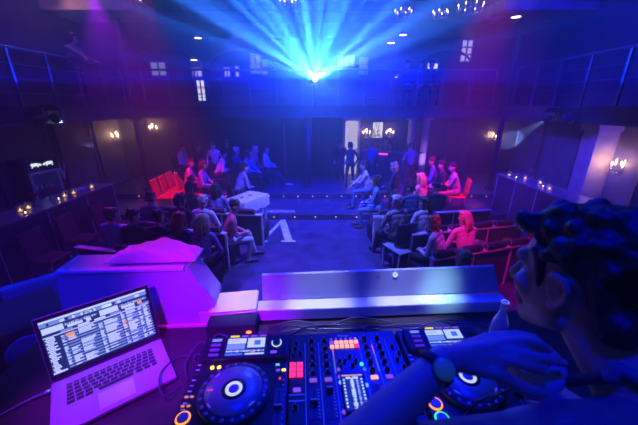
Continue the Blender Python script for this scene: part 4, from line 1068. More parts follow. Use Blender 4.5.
#==FRIDGE
t = thing('drinks_fridge', 'dark drinks fridge behind the left bar with white twin bull emblem', 'fridge', (-6.36, 6.86, 0), R(78))
b = new()
for x in (-.34, .34): box(b, (x, .25, .88), (.06, .5, 1.76))
box(b, (0, .48, .88), (.68, .04, 1.76)); box(b, (0, .25, .06), (.68, .5, .12)); box(b, (0, .25, 1.62), (.68, .5, .28)); obj('cabinet', b, mat('fridge_body', (.06, .06, .08), .4), t)
b = new(); box(b, (0, -.012, 1.62), (.66, .02, .24)); obj('header_sign', b, mat('sign_black', (.02, .02, .03), .4), t)
bull = [(-.02, .0), (.02, .035), (.055, .03), (.075, .05), (.11, .052), (.15, .045), (.185, .055), (.205, .03), (.215, -.005), (.20, .02), (.19, -.015), (.205, -.05), (.185, -.05), (.165, -.015), (.12, -.02), (.09, -.01), (.07, -.045), (.05, -.05), (.055, -.01), (.03, -.01), (.0, -.025)]
for s_ in (-1, 1):
    b = new(); prism(b, [(s_*(x+.03), y) for x, y in bull], .004, 0, Matrix.Translation((0, -.026, 1.625)) @ Matrix.Rotation(R(90), 4, 'X'))
    obj('bull_emblem', b, em('emblem_white', (.8, .95, .9), 1.2), t)
b = new(); box(b, (0, -.008, .8), (.6, .012, 1.3)); d = obj('door_glass', b, mat('fridge_glass', (.5, .6, .8), .08, trans=.85), t)
b = new()
for x in (-.305, .305): box(b, (x, -.02, .8), (.045, .03, 1.36))
for z in (.13, 1.46): box(b, (0, -.02, z), (.6, .03, .045))
obj('door_frame', b, M_frame, d)
b = new(); cyl(b, (.27, -.05, .7), (.27, -.05, 1.0), .01, seg=8); obj('handle', b, M_chrome, d)
for i in range(3):
    b = new(); box(b, (0, .24, .35+i*.36), (.6, .42, .012)); obj('shelf', b, M_frame, t)
can_cols = [mat('can_blue', (.05, .1, .4), .3, .3), mat('can_silver', (.6, .6, .65), .3, .5)]
CAN = [None, None]; wd = ('lower', 'middle', 'upper')
for i in range(3):
    for k in range(5):
        m = (i+k) % 2
        p = Matrix.Translation((-6.36, 6.86, 0)) @ Matrix.Rotation(R(78), 4, 'Z') @ Vector((-.22+k*.11, .10, .356+i*.36))
        lb = 'small drink can on the %s shelf inside the fridge' % wd[i]; gr = 'drink cans on the %s fridge shelf' % wd[i]
        if CAN[m] is None:
            b = new(); lathe(b, [(.022, 0), (.027, .006), (.027, .125), (.022, .135)], seg=14); CAN[m] = tag(obj('drink_can', b, can_cols[m], None, p), lb, 'can', gr)
        else: dup(CAN[m], p, None, lb, gr)
point('fridge_lamp', (-6.5, 6.9, 1.42), (.25, .35, 1), 1.2, .02)
# wall letter + notice
b = new(); prism(b, vpoly(.34, .5), .012); o = obj('wall_letter', b, M_paint, None, (-6.868, 7.96, 1.27), (R(90), 0, R(90))); tag(o, 'white serif letter V on the left wall beside the fridge', 'wall sign')
b = new(); box(b, (0, 0, 0), (.012, .22, .32)); tag(obj('wall_notice', b, M_white, None, (-6.89, 6.2, 1.5)), 'small pale notice on the left wall at the frame edge', 'notice')
#==SCONCES
def sconce(label, p, rz, e):
    t = thing('wall_sconce', label, 'wall lamp', p, rz, 'candle sconces')      # local +y out of the wall
    b = new(); box(b, (0, .012, .02), (.10, .024, .34), bev=.008); obj('back_plate', b, M_chrome, t)
    for x, y, z in ((-.13, .13, -.02), (0, .17, .06), (.13, .13, -.02)):
        b = new(); tube(b, spline([(0, .02, -.06), (x*.6, y*.7, z-.13), (x, y, z-.02)], 6), .008, 7); lathe(b, [(.02, 0), (.034, .008), (.03, .014)], seg=14, M=Matrix.Translation((x, y, z-.02))); a = obj('arm', b, M_chrome, t)
        b = new(); cyl(b, (x, y, z-.006), (x, y, z+.07), .011, seg=10); obj('candle_sleeve', b, M_white, a)
        b = new(); lathe(b, [(.006, z+.07), (.016, z+.09), (.012, z+.115), (.001, z+.14)], seg=12, M=Matrix.Translation((x, y, 0))); obj('bulb', b, M_bulb, a)
        for q in range(4):
            b = new(); lathe(b, [(.001, -.03), (.009, -.012), (.001, .006)], seg=6, M=Matrix.Translation((x+.03*math.cos(q*1.57), y+.03*math.sin(q*1.57), z-.04))); obj('crystal_drop', b, M_glass, a)
    c, s = math.cos(rz), math.sin(rz)
    point('sconce_glow', (p[0]-.24*s, p[1]+.24*c, p[2]+.12), (1, .55, .3), e, .05)
    return t
P_ = lambda px, py, x: tuple(atx(px, py, x))
for px, py, x, e, lb in ((112, 138, -6.88, 16, 'lit candle sconce on the left wall beside the moving beam'), (497, 138, 6.88, 16, 'lit candle sconce on the right wall above the far bar end'), (622, 168, 6.88, 18, "bright candle sconce on the right wall above the man's head")):
    sconce(lb, P_(px, py, x), R(-90) if x < 0 else R(90), e*.55)
q = aty(155, 129, 11.99); sconce('lit candle sconce in the far left corner on the back wall', (q.x, 11.99, q.z), PI, 8)
#==MOVING HEADS
def mover(label, p, target, group='moving head lights'):
    p = Vector(p); d = (Vector(target)-p).normalized(); rz = math.atan2(d.y, d.x)-PI/2
    t = thing('moving_head_light', label, 'stage light', p, rz, group)
    topz = max(.26, 2.62-p.z); sd_ = 1 if p.x > 0 else -1
    b = new(); box(b, (0, 0, topz-.05), (.2, .2, .09), bev=.008); ar = Matrix.Rotation(-rz, 3, 'Z') @ Vector((5.47*sd_-p.x, 0, 0)); tube(b, [(0, 0, topz-.02), (ar.x, ar.y, topz-.02)], .022, 8); obj('base', b, M_blackm, t)
    b = new()
    for x in (-.105, .105): box(b, (x, 0, (topz-.09)/2), (.02, .07, abs(topz-.09)+.08), bev=.004)
    box(b, (0, 0, topz-.105), (.23, .07, .02)); obj('yoke', b, M_blackm, t)
    pit = math.asin(d.z)
    Mh = Matrix.Rotation(pit, 4, 'X') @ Matrix.Rotation(R(-90), 4, 'X')
    b = new(); lathe(b, [(.05, -.11), (.075, -.08), (.085, .05), (.08, .10), (.066, .105), (.066, .09)], seg=24, M=Mh); h_ = obj('lamp_head', b, M_black, t)
    b = new(); lathe(b, [(.063, .091), (.05, .10), (.001, .103)], seg=24, M=Mh); obj('lens', b, em('beam_lens', (.65, .85, 1), 14), h_)
    spot('beam', p+d*.125, target, 9, (.2, .36, 1), 5000, .3, .02)
lp = atx(55, 118, -5.25); mover('moving head light under the left balcony throwing a white beam', lp, (-6.86, 9.0, 2.0))
rp = atx(548, 119, 5.25); mover('moving head light under the right balcony throwing a blue beam', rp, (6.85, 11.0, 1.75))
for px, sd, lb in ((40, -5.25, 'unlit dark stage light under the left balcony beside the beam'), (567, 5.25, 'unlit dark stage light under the right balcony beside the beam')):
    p = atx(px, 119, sd)
    t = thing('stage_light', lb, 'stage light', p, R(-40) if sd < 0 else R(40))
    b = new(); ar = Matrix.Rotation(R(40) if sd < 0 else R(-40), 3, 'Z') @ Vector((.24 if sd > 0 else -.24, 0, 0)); box(b, (0, 0, .11), (.22, .03, .02)); tube(b, [(0, 0, .03), (0, 0, .2), (ar.x, ar.y, .2)], .012, 8); obj('bracket', b, M_blackm, t)
    b = new(); lathe(b, [(.04, -.12), (.07, -.1), (.075, .1), (.068, .1), (.062, .06)], seg=20, M=Matrix.Rotation(R(-70), 4, 'X')); obj('can', b, M_blackm, t)
#==PROJECTOR
PJ = aty(315, 79.5, 9.45)
t = thing('projector', 'dazzling projector on the back balcony front shining straight at the booth', 'projector', PJ)
b = new(); box(b, (0, .14, 0), (.34, .26, .22), bev=.02); obj('housing', b, M_black, t)
b = new(); lathe(b, [(.07, -.0), (.075, -.03), (.07, -.06), (.06, -.06), (.06, -.02)], seg=28, M=Matrix.Translation((0, .0, 0)) @ Matrix.Rotation(R(-90), 4, 'X')); 
obj('lens_barrel', b, M_blackm, t)
b = new(); lathe(b, [(.058, 0), (.045, .016), (.001, .022)], seg=28, M=Matrix.Translation((0, -.006, 0)) @ Matrix.Rotation(R(90), 4, 'X')); obj('lens', b, em('projector_lens', (.5, .78, 1), 60), t)
b = new(); box(b, (0, .2, -.13), (.06, .06, .06)); box(b, (0, .31, -.15), (.08, .26, .03)); cyl(b, (0, .31, -.16), (0, .31, -.78), .02, seg=10); obj('mount', b, M_blackm, t)
#==PENDANTS
PEN = [None]
def pendant(label, px, py, Y, topz=5.12, sc=1.):
    p = aty(px, py, Y)
    b = new(); lathe(b, [(.02, .10), (.05, .09), (.13, .0), (.125, 0.)], seg=24); t = thing('pendant_lamp', label, 'hanging lamp', p, 0, 'lamps on the upper levels')
    obj('lamp_shade', b, M_frame, t)
    b = new(); lathe(b, [(.115, -.004), (.115, .008), (.06, .03)], seg=24); obj('bulb', b, M_bulbd, t)
    b = new(); cyl(b, (0, 0, .1), (0, 0, topz-p.z), .006, seg=6); obj('cord', b, M_blackm, t)
for px, py, Y, lb in ((198, 38, 11.2, 'oval warm lamp hanging left of the projector under the upper balcony'), (194, 60, 11.6, 'dim lamp just below the oval warm lamp'), (391, 43, 11.3, 'pinkish lamp hanging right of the projector, lower of two'), (403, 35, 11.0, 'white lamp hanging right of the projector, upper of two'), (398, 77, 11.6, 'small lamp low on the back balcony beside the silhouettes'), (516, 17, 9.0, 'lamp near the top right glowing on the fascia')):
    pendant(lb, px, py, Y)
def chandelier(label, px, py, Y, n, r, topz=7.98):
    p = aty(px, py, Y); t = thing('chandelier', label, 'chandelier', p, 0, 'candle chandeliers')
    b = new(); ring(b, (0, 0, 0), r, .012, seg=28, s2=6); cyl(b, (0, 0, -.05), (0, 0, .3), .02, seg=10); cyl(b, (0, 0, .3), (0, 0, topz-p.z), .008, seg=6)
    for k in range(4): tube(b, [(0, 0, .28), (r*math.cos(k*PI/2), r*math.sin(k*PI/2), 0)], .006, 6)
    obj('frame', b, M_chrome, t)
    for k in range(n):
        a = 2*PI*k/n; x, y = r*math.cos(a), r*math.sin(a)
        b = new(); cyl(b, (x, y, .0), (x, y, .09), .011, seg=8); c = obj('candle_sleeve', b, M_white, t)
        b = new(); lathe(b, [(.006, .09), (.018, .11), (.012, .14), (.001, .165)], seg=10, M=Matrix.Translation((x, y, 0))); obj('bulb', b, M_bulbd, c)
chandelier('candle chandelier at the upper right above the balcony', 470, 11, 9.2, 8, .32)
chandelier('small chandelier at the top above the lamps right of the projector', 403, 16, 9.5, 6, .22)
chandelier('small chandelier at the top between the two others on the right', 440, 17, 9.5, 6, .2)
chandelier('small chandelier at the top edge left of the projector', 288, 5, 9.2, 6, .2)
chandelier('small chandelier at the top left beside the column', 135, 4, 9.0, 5, .18)
#==WINDOWS
M_pv = em('pane_violet', (.55, .5, 1), .8); M_pw = em('pane_white', (.9, .85, 1), 1.1); M_pd = em('pane_dim', (.3, .35, .8), .5)
def window(n, px0, py0, px1, py1, m, nx, ny):
    a = aty(px0, py0, 11.97); c = aty(px1, py1, 11.97); w = c.x-a.x; h = a.z-c.z; cx, cz = (a.x+c.x)/2, (a.z+c.z)/2
    b = new()
    for i in range(nx+1): box(b, (a.x+w*i/nx, 11.95, cz), (.04, .08, h+.04))
    for j in range(ny+1): box(b, (cx, 11.95, c.z+h*j/ny), (w+.04, .08, .04))
    o = struct('window_%d' % n, b, M_frame)
    b = new(); box(b, (cx, 11.98, cz), (w, .03, h)); obj('pane', b, m, o)
for i, a in enumerate(((192, 68, 203, 77, M_pv, 2, 1), (196, 80, 207, 101, M_pw, 2, 3), (224, 67, 231, 77, M_pv, 2, 1), (235, 66, 240, 77, M_pv, 1, 2), (250, 54, 262, 74, M_pd, 2, 2), (338, 56, 354, 66, M_pv, 3, 1), (360, 58, 367, 74, M_pd, 1, 2), (427, 63, 437, 73, M_pw, 2, 1), (462, 40, 470, 62, M_pv, 2, 3), (150, 62, 168, 76, M_pd, 2, 1), (262, 60, 268, 75, M_pd, 1, 2))): window(i+1, *a)
# arches over the back balcony
for i, (x0, x1, z0, zh) in enumerate(((-6.6, -4.0, 4.0, .75), (-3.9, -1.5, 4.0, .7), (3.4, 5.4, 4.0, .7))):
    k += 1; b = new(); pts = [((x0+x1)/2-(x1-x0)/2*math.cos(a), 11.6, z0+zh*math.sin(a)) for a in [PI*i_/20 for i_ in range(21)]]
    tube(b, pts, .035, 8); box(b, (x0, 11.6, (2.87+z0)/2), (.08, .08, z0-2.87)); box(b, (x1, 11.6, (2.87+z0)/2), (.08, .08, z0-2.87)); struct('trim_%d' % k, b, M_rail)
#==BACK BAR
t = thing('back_bar', 'small back bar with a magenta light strip under its top', 'bar', (2.35, 10.6, .30), R(-22))
b = new(); box(b, (0, .25, .52), (1.7, .5, 1.04), bev=.005); obj('counter_body', b, M_wood, t)
b = new(); box(b, (0, .22, 1.06), (1.8, .6, .04), bev=.005); obj('countertop', b, MATS['bar_top'], t)
b = new(); box(b, (-.35, -.02, .99), (.8, .03, .05)); obj('light_strip', b, em('magenta_strip', (1, .05, .6), 2.2), t)
q = aty(377.5, 130, 11.97)
b = new(); box(b, (0, 0, 0), (.42, .04, .62)); 
o = obj('menu_board', b, mat('board_frame', (.1, .08, .07), .5), None, (q.x, 11.96, q.z)); tag(o, 'bright backlit picture board behind the back bar', 'picture')
b = new(); rnd = random.Random(9)
box(b, (0, -.022, 0), (.37, .006, .57))
for i in range(22): ell(b, (rnd.uniform(-.15, .15), -.026, rnd.uniform(-.25, .25)), (rnd.uniform(.02, .05), .003, rnd.uniform(.02, .06)), None, 8, 1)
obj('lit_sheet', b, [em('sheet_lit', (.95, .95, .8), .75), em('sheet_leaf', (.35, .5, .35), .45)], o)
for i, (px, lb) in enumerate(((366, 'warm candle sconce behind the back bar, left of the picture board'), (389, 'warm candle sconce behind the back bar, right of the picture board'))):
    q = aty(px, 134, 11.99); sconce(lb, (q.x, 11.99, q.z), PI, 4)
for i, px in enumerate((411, 425)):
    q = aty(px, 135, 11.7); k += 1; b = new(); cyl(b, (q.x, 11.7, .3), (q.x, 11.7, 2.5), .13, seg=18); box(b, (q.x, 11.7, .36), (.36, .36, .12)); box(b, (q.x, 11.7, 2.48), (.36, .36, .16)); struct('trim_%d' % k, b, M_white)
spot('violet_uplight', (3.9, 11.0, .5), (3.9, 11.7, 1.8), 90, (.45, .2, 1), 50, .6, .05)
# bottles on the back bar
for i in range(9):
    pl = Matrix.Translation((2.35, 10.6, .30)) @ Matrix.Rotation(R(-22), 4, 'Z') @ Vector((-.7+i*.17, .32, 1.08))
    if i == 0:
        b = new(); lathe(b, [(.03, 0), (.034, .005), (.034, .16), (.013, .21), (.012, .28), (.015, .285)], seg=16); BO = tag(obj('liquor_bottle', b, mat('bottle_amber', (.35, .2, .1), .15, trans=.5), None, pl), 'dark bottle standing on the small back bar', 'bottle', 'bottles on the back bar')
    else: dup(BO, pl)
for i, (px, py) in enumerate(((405, 152), (432, 152))):
    p = atz(px, py, .3+.75); t = small_table(('small table behind the seated woman with long pink hair', 'small table by the grey wall right of the back bar')[i], p.x, min(p.y, 11.3), .95, .28)
k += 1; b = new(); box(b, (5.4, 11.97, 1.35), (.9, .04, 1.9)); struct('trim_%d' % k, b, M_wallp)
# curtains on the centre of the back wall
k += 1; b = new(); N = 160; Ga = []; Gb = []
for i in range(N+1):
    x = -.45+i/N*1.35; y = 11.72+.05*math.sin(i*.9)+.02*math.sin(i*.37)
    Ga.append(b.verts.new((x, y, .31))); Gb.append(b.verts.new((x, y, 2.56)))
for i in range(N):
    f = b.faces.new((Ga[i], Ga[i+1], Gb[i+1], Gb[i])); f.smooth = True
bmesh.ops.solidify(b, geom=b.faces[:], thickness=.01)
tag(obj('stage_curtain', b, M_curtain), 'black folded curtain in the middle of the back wall', 'curtain')
#==CROWD
def seat_on_row(key, a, label, off=.30, yaw=None, **kw):
    p = ROWS[key](a, off, 0); kw.setdefault('hz', .505); rz = {'R': 12, 'L': -10}[key[0]] if yaw is None else yaw
    return person(label, p, R(rz), 'sit', **kw)
def on_chair(px, py, yaw, label, chair_label, red=False, hz=.555, lean=8, zoff=1.2, push=0., **kw):
    z = zoff
    for _ in range(4):
        p = atz(px, py, fz(p.y)+zoff if _ else zoff+.15)
    p.x *= (p.y+push)/p.y; p.y += push
    y = R(yaw); d = .06+.45*math.sin(R(lean))
    loc = Vector((p.x+math.sin(y)*d, p.y-math.cos(y)*d, 0)); 
    for a, b_ in ((7.55, 7.86), (9.0, 9.3)):
        if a-.3 < loc.y < b_: loc.y = b_
    loc.y = min(loc.y, 11.45); loc.z = fz(loc.y)
    chair_under(loc+Vector((math.sin(y)*.03, -math.cos(y)*.03, 0)), y, chair_label, red)
    return person(label, loc, y, 'sit', hz=hz, lean=lean, **kw)
def standing(px, py, yaw, label, Y=10.2, **kw):
    p = aty(px, py, Y); loc = Vector((p.x, Y, fz(Y))); kw['s'] = min(1.06, max(.86, (p.z-fz(Y))/1.6)); return person(label, loc, R(yaw), 'stand', **kw)
# far left group
on_chair(183, 148, -100, 'person in a white top sitting alone at the far left back table', 'black chair of the lone person at the far left', shirt='white', hair=('short', 'dark'))
on_chair(198, 148, -95, 'person in black just behind the person in the pink lit shirt', 'black chair second from the far left', push=.35, shirt='black', hair=('bob', 'dark'))
standing(214, 150, 175, 'standing person in a white shirt with dark trousers facing the booth', Y=9.9, shirt='white', hair=('short', 'brown'))
on_chair(190, 158, -78, 'person in a pink lit pale shirt on a red chair left of the group', 'red chair under the person in the pink lit shirt', red=True, shirt='pink', hair=('short', 'brown'), lean=12)  # magenta light on the pale shirt is put into its pink cloth colour
on_chair(203, 160, -85, 'person in a violet top next to the pink lit shirt', 'black chair under the person in the violet top', shirt='violet', hair=('bob', 'brown'))
on_chair(218, 156, -60, 'person in a white shirt leaning forward in the left group', 'black chair under the leaning person in white', shirt='white', hair=('short', 'dark'), lean=24)
standing(227, 149, -150, 'standing person in black behind the leaning white shirt', Y=10.7, shirt='black', hair=('short', 'dark'))
on_chair(237, 153, -100, 'person with a pale cap in the middle of the left group', 'black chair under the person with the pale cap', push=.3, shirt='navy', hair=('cap', 'pale'))
on_chair(247, 154, -95, 'person in a blue top right of the pale cap', 'black chair under the person in the blue top', push=-.25, shirt='blue', hair=('long', 'dark'))
on_chair(256, 152, -100, 'person in a pink top beside the crossed legs', 'black chair under the person in the pink top', push=.35, shirt='rose', hair=('short', 'blond'))
on_chair(267, 150, -92, 'person in a white shirt and white shoes with legs stretched out at the aisle', 'black chair at the aisle under the white shoes person', shirt='white', hair=('short', 'dark'), shoe=M_white, feet=((-.05, .68, .08), (.1, .72, .10)), lean=2)
on_chair(241, 170, -55, 'person in a violet shirt leaning towards the draped table', 'black chair under the person leaning to the draped table', shirt='violet', hair=('short', 'dark'), lean=22)
# left rows
seat_on_row('L3', 1.75, 'dark haired person in front of the empty red chairs', hair=('bob', 'dark'), shirt='black')
seat_on_row('L3', 1.15, 'person in a violet top in the left farthest row', hair=('long', 'dark'), shirt='violet', hy=25)
seat_on_row('L2', 1.75, 'dark haired person second from the wall in the left middle row', hair=('short', 'dark'), shirt='navy')
seat_on_row('L2', 1.1, 'person in black in the centre of the left middle row', hair=('bob', 'dark'), shirt='black', hy=-25)
seat_on_row('L2', .62, 'person with pale curly hair and white shirt in the left middle row', hair=('curly', 'pale'), shirt='white', hy=20)
seat_on_row('L1', 1.02, 'dark haired person in the left nearest row beside the jacket', hair=('short', 'dark'), shirt='black', lean=14)
seat_on_row('L1', .62, 'person with wavy reddish hair in the left nearest row', hair=('wavy', 'red'), shirt='navy', hy=-15, lean=14)
seat_on_row('L1', .22, 'person with pinkish long hair in the left nearest row by the aisle', hair=('long', 'blond'), shirt='violet', hy=20, lean=14)
seat_on_row('L1', 1.86, 'person with curly violet lit hair at the wall end of the left nearest row', hair=('curly', 'brown'), shirt='violet', hy=-40)
seat_on_row('L1', 1.44, 'dark haired person next to the curly haired one in the left nearest row', hair=('short', 'dark'), shirt='black', hy=-25)
seat_on_row('L2', .12, 'person in rose shirt and pale trousers at the aisle end of the left middle row', yaw=-70, off=.2, hair=('short', 'brown'), shirt='rose', pants='pale', lean=20)
# right far group
on_chair(363, 171, 88, 'person in a white shirt and jeans sitting sideways at the aisle on the right', 'black chair of the white shirt and jeans', shirt='white', pants='denim', hair=('short', 'brown'), lean=16, hands=((.1, .42, .72), (-.1, .5, .66)))
on_chair(374, 181, 80, 'person in a blue denim jacket behind the white shirt and jeans', 'black chair of the denim jacket', shirt='denim', pants='denim', hair=('bob', 'dark'), lean=10)
on_chair(394, 168, 60, 'blond person in dark clothes in the middle of the right group', 'black chair under the blond person', shirt='black', hair=('bob', 'blond'))
on_chair(420, 178, 40, 'woman with long pink lit hair in a pale dress', 'black chair under the woman with long pink lit hair', shirt='pink', pants='pink', hair=('long', 'blond'), dress=True)  # pale dress coloured pink to carry the magenta light on her
on_chair(431, 167, 70, 'person in blue behind the man in the light patterned shirt', 'black chair of the person in blue', push=.75, shirt='blue', hair=('short', 'brown'))
on_chair(441, 169, 85, 'dark haired person in black next to the light patterned shirt', 'black chair next to the patterned shirt', push=.45, shirt='black', hair=('short', 'dark'))
on_chair(452, 173, 75, 'man in a light patterned shirt on a red chair at the right', 'red chair under the man in the light patterned shirt', red=True, shirt='cream', pants='tan', hair=('short', 'dark'), lean=14, hands=((.08, .36, .72), (-.08, .40, .74)))
on_chair(396, 202, 20, 'grey haired person behind the right farthest row', 'black chair under the grey haired person', shirt='grey', hair=('curly', 'grey'))
standing(411, 160, 10, 'standing person in a patterned dark shirt by the small back table', Y=9.6, shirt='pattern', hair=('short', 'dark'))
standing(341, 149, 165, 'standing dark figure left of the lit doorway', Y=10.6, shirt='black', hair=('short', 'dark'))
standing(351, 146, 10, 'standing dark figure in front of the lit doorway', Y=9.9, shirt='black', hair=('bob', 'dark'))
standing(372, 146, -20, 'standing dark figure in front of the picture board', Y=10.0, shirt='navy', hair=('short', 'dark'))
standing(386, 140, 180, 'bartender in a pale shirt behind the small back bar', Y=11.35, shirt='tan', hair=('short', 'brown'))
# right rows
seat_on_row('R2', .45, 'dark haired woman in a pale top at the aisle end of the right middle row', hair=('long', 'dark'), shirt='pale', hy=55)
seat_on_row('R3', .95, 'dark haired person in the right farthest row', hair=('short', 'dark'), shirt='navy')
seat_on_row('R3', 1.55, 'person with a ponytail bun in the right farthest row', hair=('bun', 'dark'), shirt='black')
seat_on_row('R1', .42, 'red haired person in a pale shirt turned left in the right nearest row', off=.26, yaw=50, hz=.47, hair=('bob', 'red'), shirt='white', hy=15, lean=20)
seat_on_row('R1', .92, 'person with long pink lit blond hair in the right nearest row', off=.28, hz=.47, hair=('long', 'blond'), shirt='pink', hy=35, lean=16)
p = atz(466, 264, 1.0); person('person with pinkish hair sitting low in front of the right nearest row', (p.x, p.y-.1, 0), R(20), 'sit', hz=.40, hair=('curly', 'blond'), shirt='pink', lean=10)
b = new(); lathe(b, [(.17, 0), (.18, .01), (.18, .26), (.165, .30)], seg=24); tag(obj('pouf', b, M_leather, None, (p.x, p.y-.12, 0)), 'round black pouf under the low sitting pink haired person', 'stool')
# balcony guests
for px, py, lb, h in ((430, 74, 'balcony guest silhouetted against the bright window', 'short'), (419, 75, 'balcony guest left of the bright window silhouette', 'bob'), (406, 76, 'balcony guest leftmost of the three silhouettes', 'short')):
    q = aty(px, py, 10.5); o = person(lb, (q.x, 10.5, q.z-1.21), PI, 'sit', hz=.555, shirt='black', hair=(h, 'dark'), hp=-15)
    o.location.z = 2.87; dup(ch_blk, (q.x, 10.53, 2.87), PI, 'black chair of the '+lb)
q = atx(70, 52, -6.2); person('guest in a pale top leaning on the left balcony', (-6.2, q.y, 2.87), R(-90), 'stand', shirt='tan', hair=('bob', 'brown'), lean=14, hands=((.2, .55, 1.05), (-.2, .55, 1.05)))
#==LIGHT
W = bpy.data.worlds.new('world'); S.world = W; W.use_nodes = True
nt = W.node_tree; bg = nt.nodes['Background']; bg.inputs['Color'].default_value = (.0, .0, .0, 1); bg.inputs['Strength'].default_value = 0
out = nt.nodes['World Output']
v1 = nt.nodes.new('ShaderNodeVolumeScatter'); v1.inputs['Color'].default_value = (.9, .93, 1, 1); v1.inputs['Density'].default_value = .022; v1.inputs['Anisotropy'].default_value = .78
v2 = nt.nodes.new('ShaderNodeVolumeScatter'); v2.inputs['Color'].default_value = (.9, .92, 1, 1); v2.inputs['Density'].default_value = .012; v2.inputs['Anisotropy'].default_value = 0
ad = nt.nodes.new('ShaderNodeAddShader'); nt.links.new(v1.outputs[0], ad.inputs[0]); nt.links.new(v2.outputs[0], ad.inputs[1]); nt.links.new(ad.outputs[0], out.inputs['Volume'])
# projector beam with a gobo: rays fanning upward from the lens, cut off below
src = PJ+Vector((0, -.10, 0)); tgt = Vector((0, 0, CAMZ))
sp_ = spot('projector_beam', src, tgt, 150, (1, 1, 1), 10500, .15, .02)
fw = (tgt-src).normalized(); q = fw.to_track_quat('-Z', 'Y'); sp_.rotation_euler = q.to_euler()
L = sp_.data; L.use_nodes = True; n = L.node_tree; e = n.nodes['Emission']
tc = n.nodes.new('ShaderNodeTexCoord'); se = n.nodes.new('ShaderNodeSeparateXYZ'); n.links.new(tc.outputs['Normal'], se.inputs[0])
def mth(op, a=None, b_=None, c=None):
    m = n.nodes.new('ShaderNodeMath'); m.operation = op
    for i, v in enumerate((a, b_, c)):
        if v is None: continue
        if isinstance(v, (int, float)): m.inputs[i].default_value = v
        else: n.links.new(v, m.inputs[i])
    return m.outputs[0]
phi = mth('ARCTAN2', se.outputs['Y'], se.outputs['X'])
nz = n.nodes.new('ShaderNodeTexNoise'); nz.noise_dimensions = '1D'; nz.inputs['Scale'].default_value = 9; nz.inputs['Detail'].default_value = 3
n.links.new(mth('ADD', phi, 3.3), nz.inputs['W'])
rp_ = n.nodes.new('ShaderNodeValToRGB'); rp_.color_ramp.interpolation = 'B_SPLINE'; els = rp_.color_ramp.elements
stops = ((0, .2), (.06, .36), (.10, .28), (.16, .85), (.21, .58), (.26, .85), (.31, 1), (.35, .8), (.385, .15), (.42, .85), (.46, 1), (.50, .5), (.55, .65), (.60, .85), (.645, 1), (.68, .38), (.73, .36), (.79, .85), (.84, .52), (.90, .5), (1, .2))
for i, (p_, v_) in enumerate(stops):
    el = els[i] if i < 2 else els.new(p_)
    el.position = p_; el.color = (v_, v_, v_, 1)
n.links.new(mth('DIVIDE', phi, PI), rp_.inputs['Fac'])
rays = mth('MULTIPLY', rp_.outputs['Color'], mth('POWER', mth('MULTIPLY', nz.outputs['Fac'], 1.95), 1.9))
mr = n.nodes.new('ShaderNodeMapRange'); mr.interpolation_type = 'SMOOTHSTEP'; mr.inputs['From Min'].default_value = -.012; mr.inputs['From Max'].default_value = .012
mr.inputs['To Min'].default_value = .0; mr.inputs['To Max'].default_value = 1
n.links.new(se.outputs['Y'], mr.inputs['Value'])
st = mth('MULTIPLY', mth('ADD', rays, .03), mr.outputs[0])
r2 = mth('ADD', mth('MULTIPLY', se.outputs['X'], se.outputs['X']), mth('MULTIPLY', se.outputs['Y'], se.outputs['Y']))
halo = mth('MULTIPLY', mth('EXPONENT', mth('MULTIPLY', r2, -160.0)), .10)
sheet = mth('MULTIPLY', mth('EXPONENT', mth('MULTIPLY', mth('MULTIPLY', se.outputs['Y'], se.outputs['Y']), -14000.0)), .40)
st = mth('ADD', st, mth('ADD', halo, sheet))
n.links.new(st, e.inputs['Strength'])
cr_ = n.nodes.new('ShaderNodeValToRGB'); els = cr_.color_ramp.elements
for i, (p_, c_) in enumerate(((0, (0, .015, 1)), (.06, (.01, .08, 1)), (.13, (.035, .19, 1)), (.3, (.02, .15, 1)), (.5, (.02, .15, 1)), (.7, (.02, .15, 1)), (.86, (.05, .22, 1)), (.94, (.01, .08, 1)), (1, (0, .015, 1)))):
    el = els[i] if i < 2 else els.new(p_)
    el.position = p_; el.color = (*c_, 1)
n.links.new(mth('DIVIDE', mth('ABSOLUTE', phi), PI), cr_.inputs['Fac']); n.links.new(cr_.outputs['Color'], e.inputs['Color'])
# rig lights
spot('magenta_left', (-3.0, 5.5, 5.8), (-3.8, 8.3, .5), 30, (1, .0, .10), 2600, .6, .08)
spot('magenta_right', (3.0, 5.5, 5.8), (3.3, 8.2, .6), 30, (1, .0, .25), 3600, .6, .08)
spot('magenta_near_right', (.9, 2.6, 5.7), (2.9, 4.5, .7), 21, (1, .0, .5), 1900, .6, .08)
spot('violet_near_left', (-4.6, 7.2, 5.0), (-2.6, 4.8, .8), 44, (.45, .0, 1), 900, .6, .08)
spot('blue_floor', (0, 5.0, 6.5), (0, 6.6, 0), 60, (.12, .13, 1), 5200, .8, .1)
spot('blue_seats_left', (-2.2, 9.5, 5.0), (-1.9, 6.0, .7), 50, (.05, .03, 1), 900, .8, .1)
spot('blue_seats_right', (2.0, 9.5, 5.0), (1.6, 6.2, .7), 50, (.03, .04, 1), 1100, .8, .1)
spot('blue_back', (.5, 7.0, 6.5), (.5, 11, .8), 90, (.0, .004, 1), 7500, .8, .1)
spot('aisle_pin_right', (-2.2, 4.6, 6.2), (1.25, 7.2, .8), 17, (.34, .38, 1), 1100, .8, .06)
spot('aisle_pin_left', (2.2, 4.6, 6.2), (-1.7, 7.7, .9), 20, (.26, .24, 1), 1000, .8, .06)
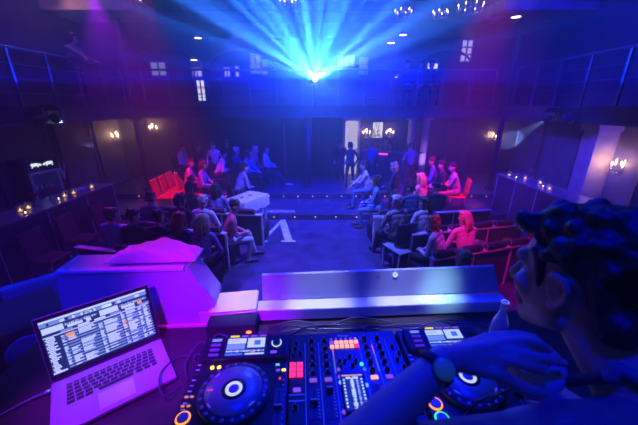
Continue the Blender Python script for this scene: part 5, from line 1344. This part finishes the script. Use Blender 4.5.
# booth
spot('booth_magenta', (-.55, -.8, 3.7), (-.47, 1.12, 2.06), 19, (.27, .0, 1), 640, .9, .05)
spot('keyboard_magenta', (-1.0, .2, 4.4), (-.72, .76, 1.97), 17, (.27, .0, 1), 700, .8, .05)
spot('jacket_magenta', (-1.6, 1.0, 4.4), (-.78, 1.33, 2.27), 17, (.8, .0, .75), 160, .8, .05)
spot('booth_blue_left', (-1.7, -.3, 3.6), (-.98, 1.1, 2.1), 22, (.0, .0, 1), 220, .8, .05)
spot('stage_chair_blue', (-.4, .3, 4.6), (-1.75, 1.45, 1.8), 18, (.0, .02, 1), 900, .8, .05)
point('upper_lamp', (-5.95, 8.35, 5.15), (1, .5, .35), 6, .06)
spot('booth_blue', (.7, 2.9, 4.6), (.12, .85, 2.0), 36, (.0, .004, 1), 620, .8, .1)
spot('booth_blue_top', (.1, .1, 5.0), (.35, .95, 2.0), 36, (.0, .0, 1), 290, .8, .1)
spot('card_pin', (-.5, 1.7, 4.6), (-.36, 1.22, 2.04), 7.5, (.46, .56, 1), 330, .8, .05)
spot('ledge_pin', (.0, 1.30, 4.6), (.0, 1.19, 2.0), 9, (.36, .38, 1), 700, .8, .05)
spot('ledge_pin', (.5, 1.30, 4.6), (.42, 1.20, 2.0), 9, (.36, .38, 1), 700, .8, .05)
spot('panel_glint_fill', (.9, .3, 4.2), (.60, 1.26, 2.07), 6, (.4, .8, 1), 520, .9, .05)  # added spot standing in for the bright reflection on the front panel
spot('bottle_fill', (1.1, 1.6, 4.2), (.71, .97, 2.08), 4.5, (.35, .5, 1), 260, .8, .05)  # extra spot put in only to brighten the bottle
# haze wash
area('violet_wash_left', (-5.2, 6.0, 6.8), (-5.0, 8, 1), 1.5, (.2, .0, 1), 60, 120)
area('blue_wash_right', (5.2, 6.5, 6.8), (5.4, 8, 1), 1.5, (.008, .0, 1), 250, 110)
spot('blue_under_balcony', (6.4, 4.2, 2.35), (5.2, 9.5, 1.3), 70, (.04, .0, 1), 500, .9, .1)
spot('blue_wall_right', (-1.5, 6.2, 5.0), (6.8, 8.0, 1.1), 34, (.03, .01, 1), 7000, .9, .1)
area('blue_wash_centre', (0, 8.0, 6.9), (0, 9, 1), 1.5, (.0, .008, 1), 400, 130)
S.cycles.use_denoising = True
S.cycles.volume_bounces = 0; S.cycles.max_bounces = 6
S.cycles.sample_clamp_indirect = 4
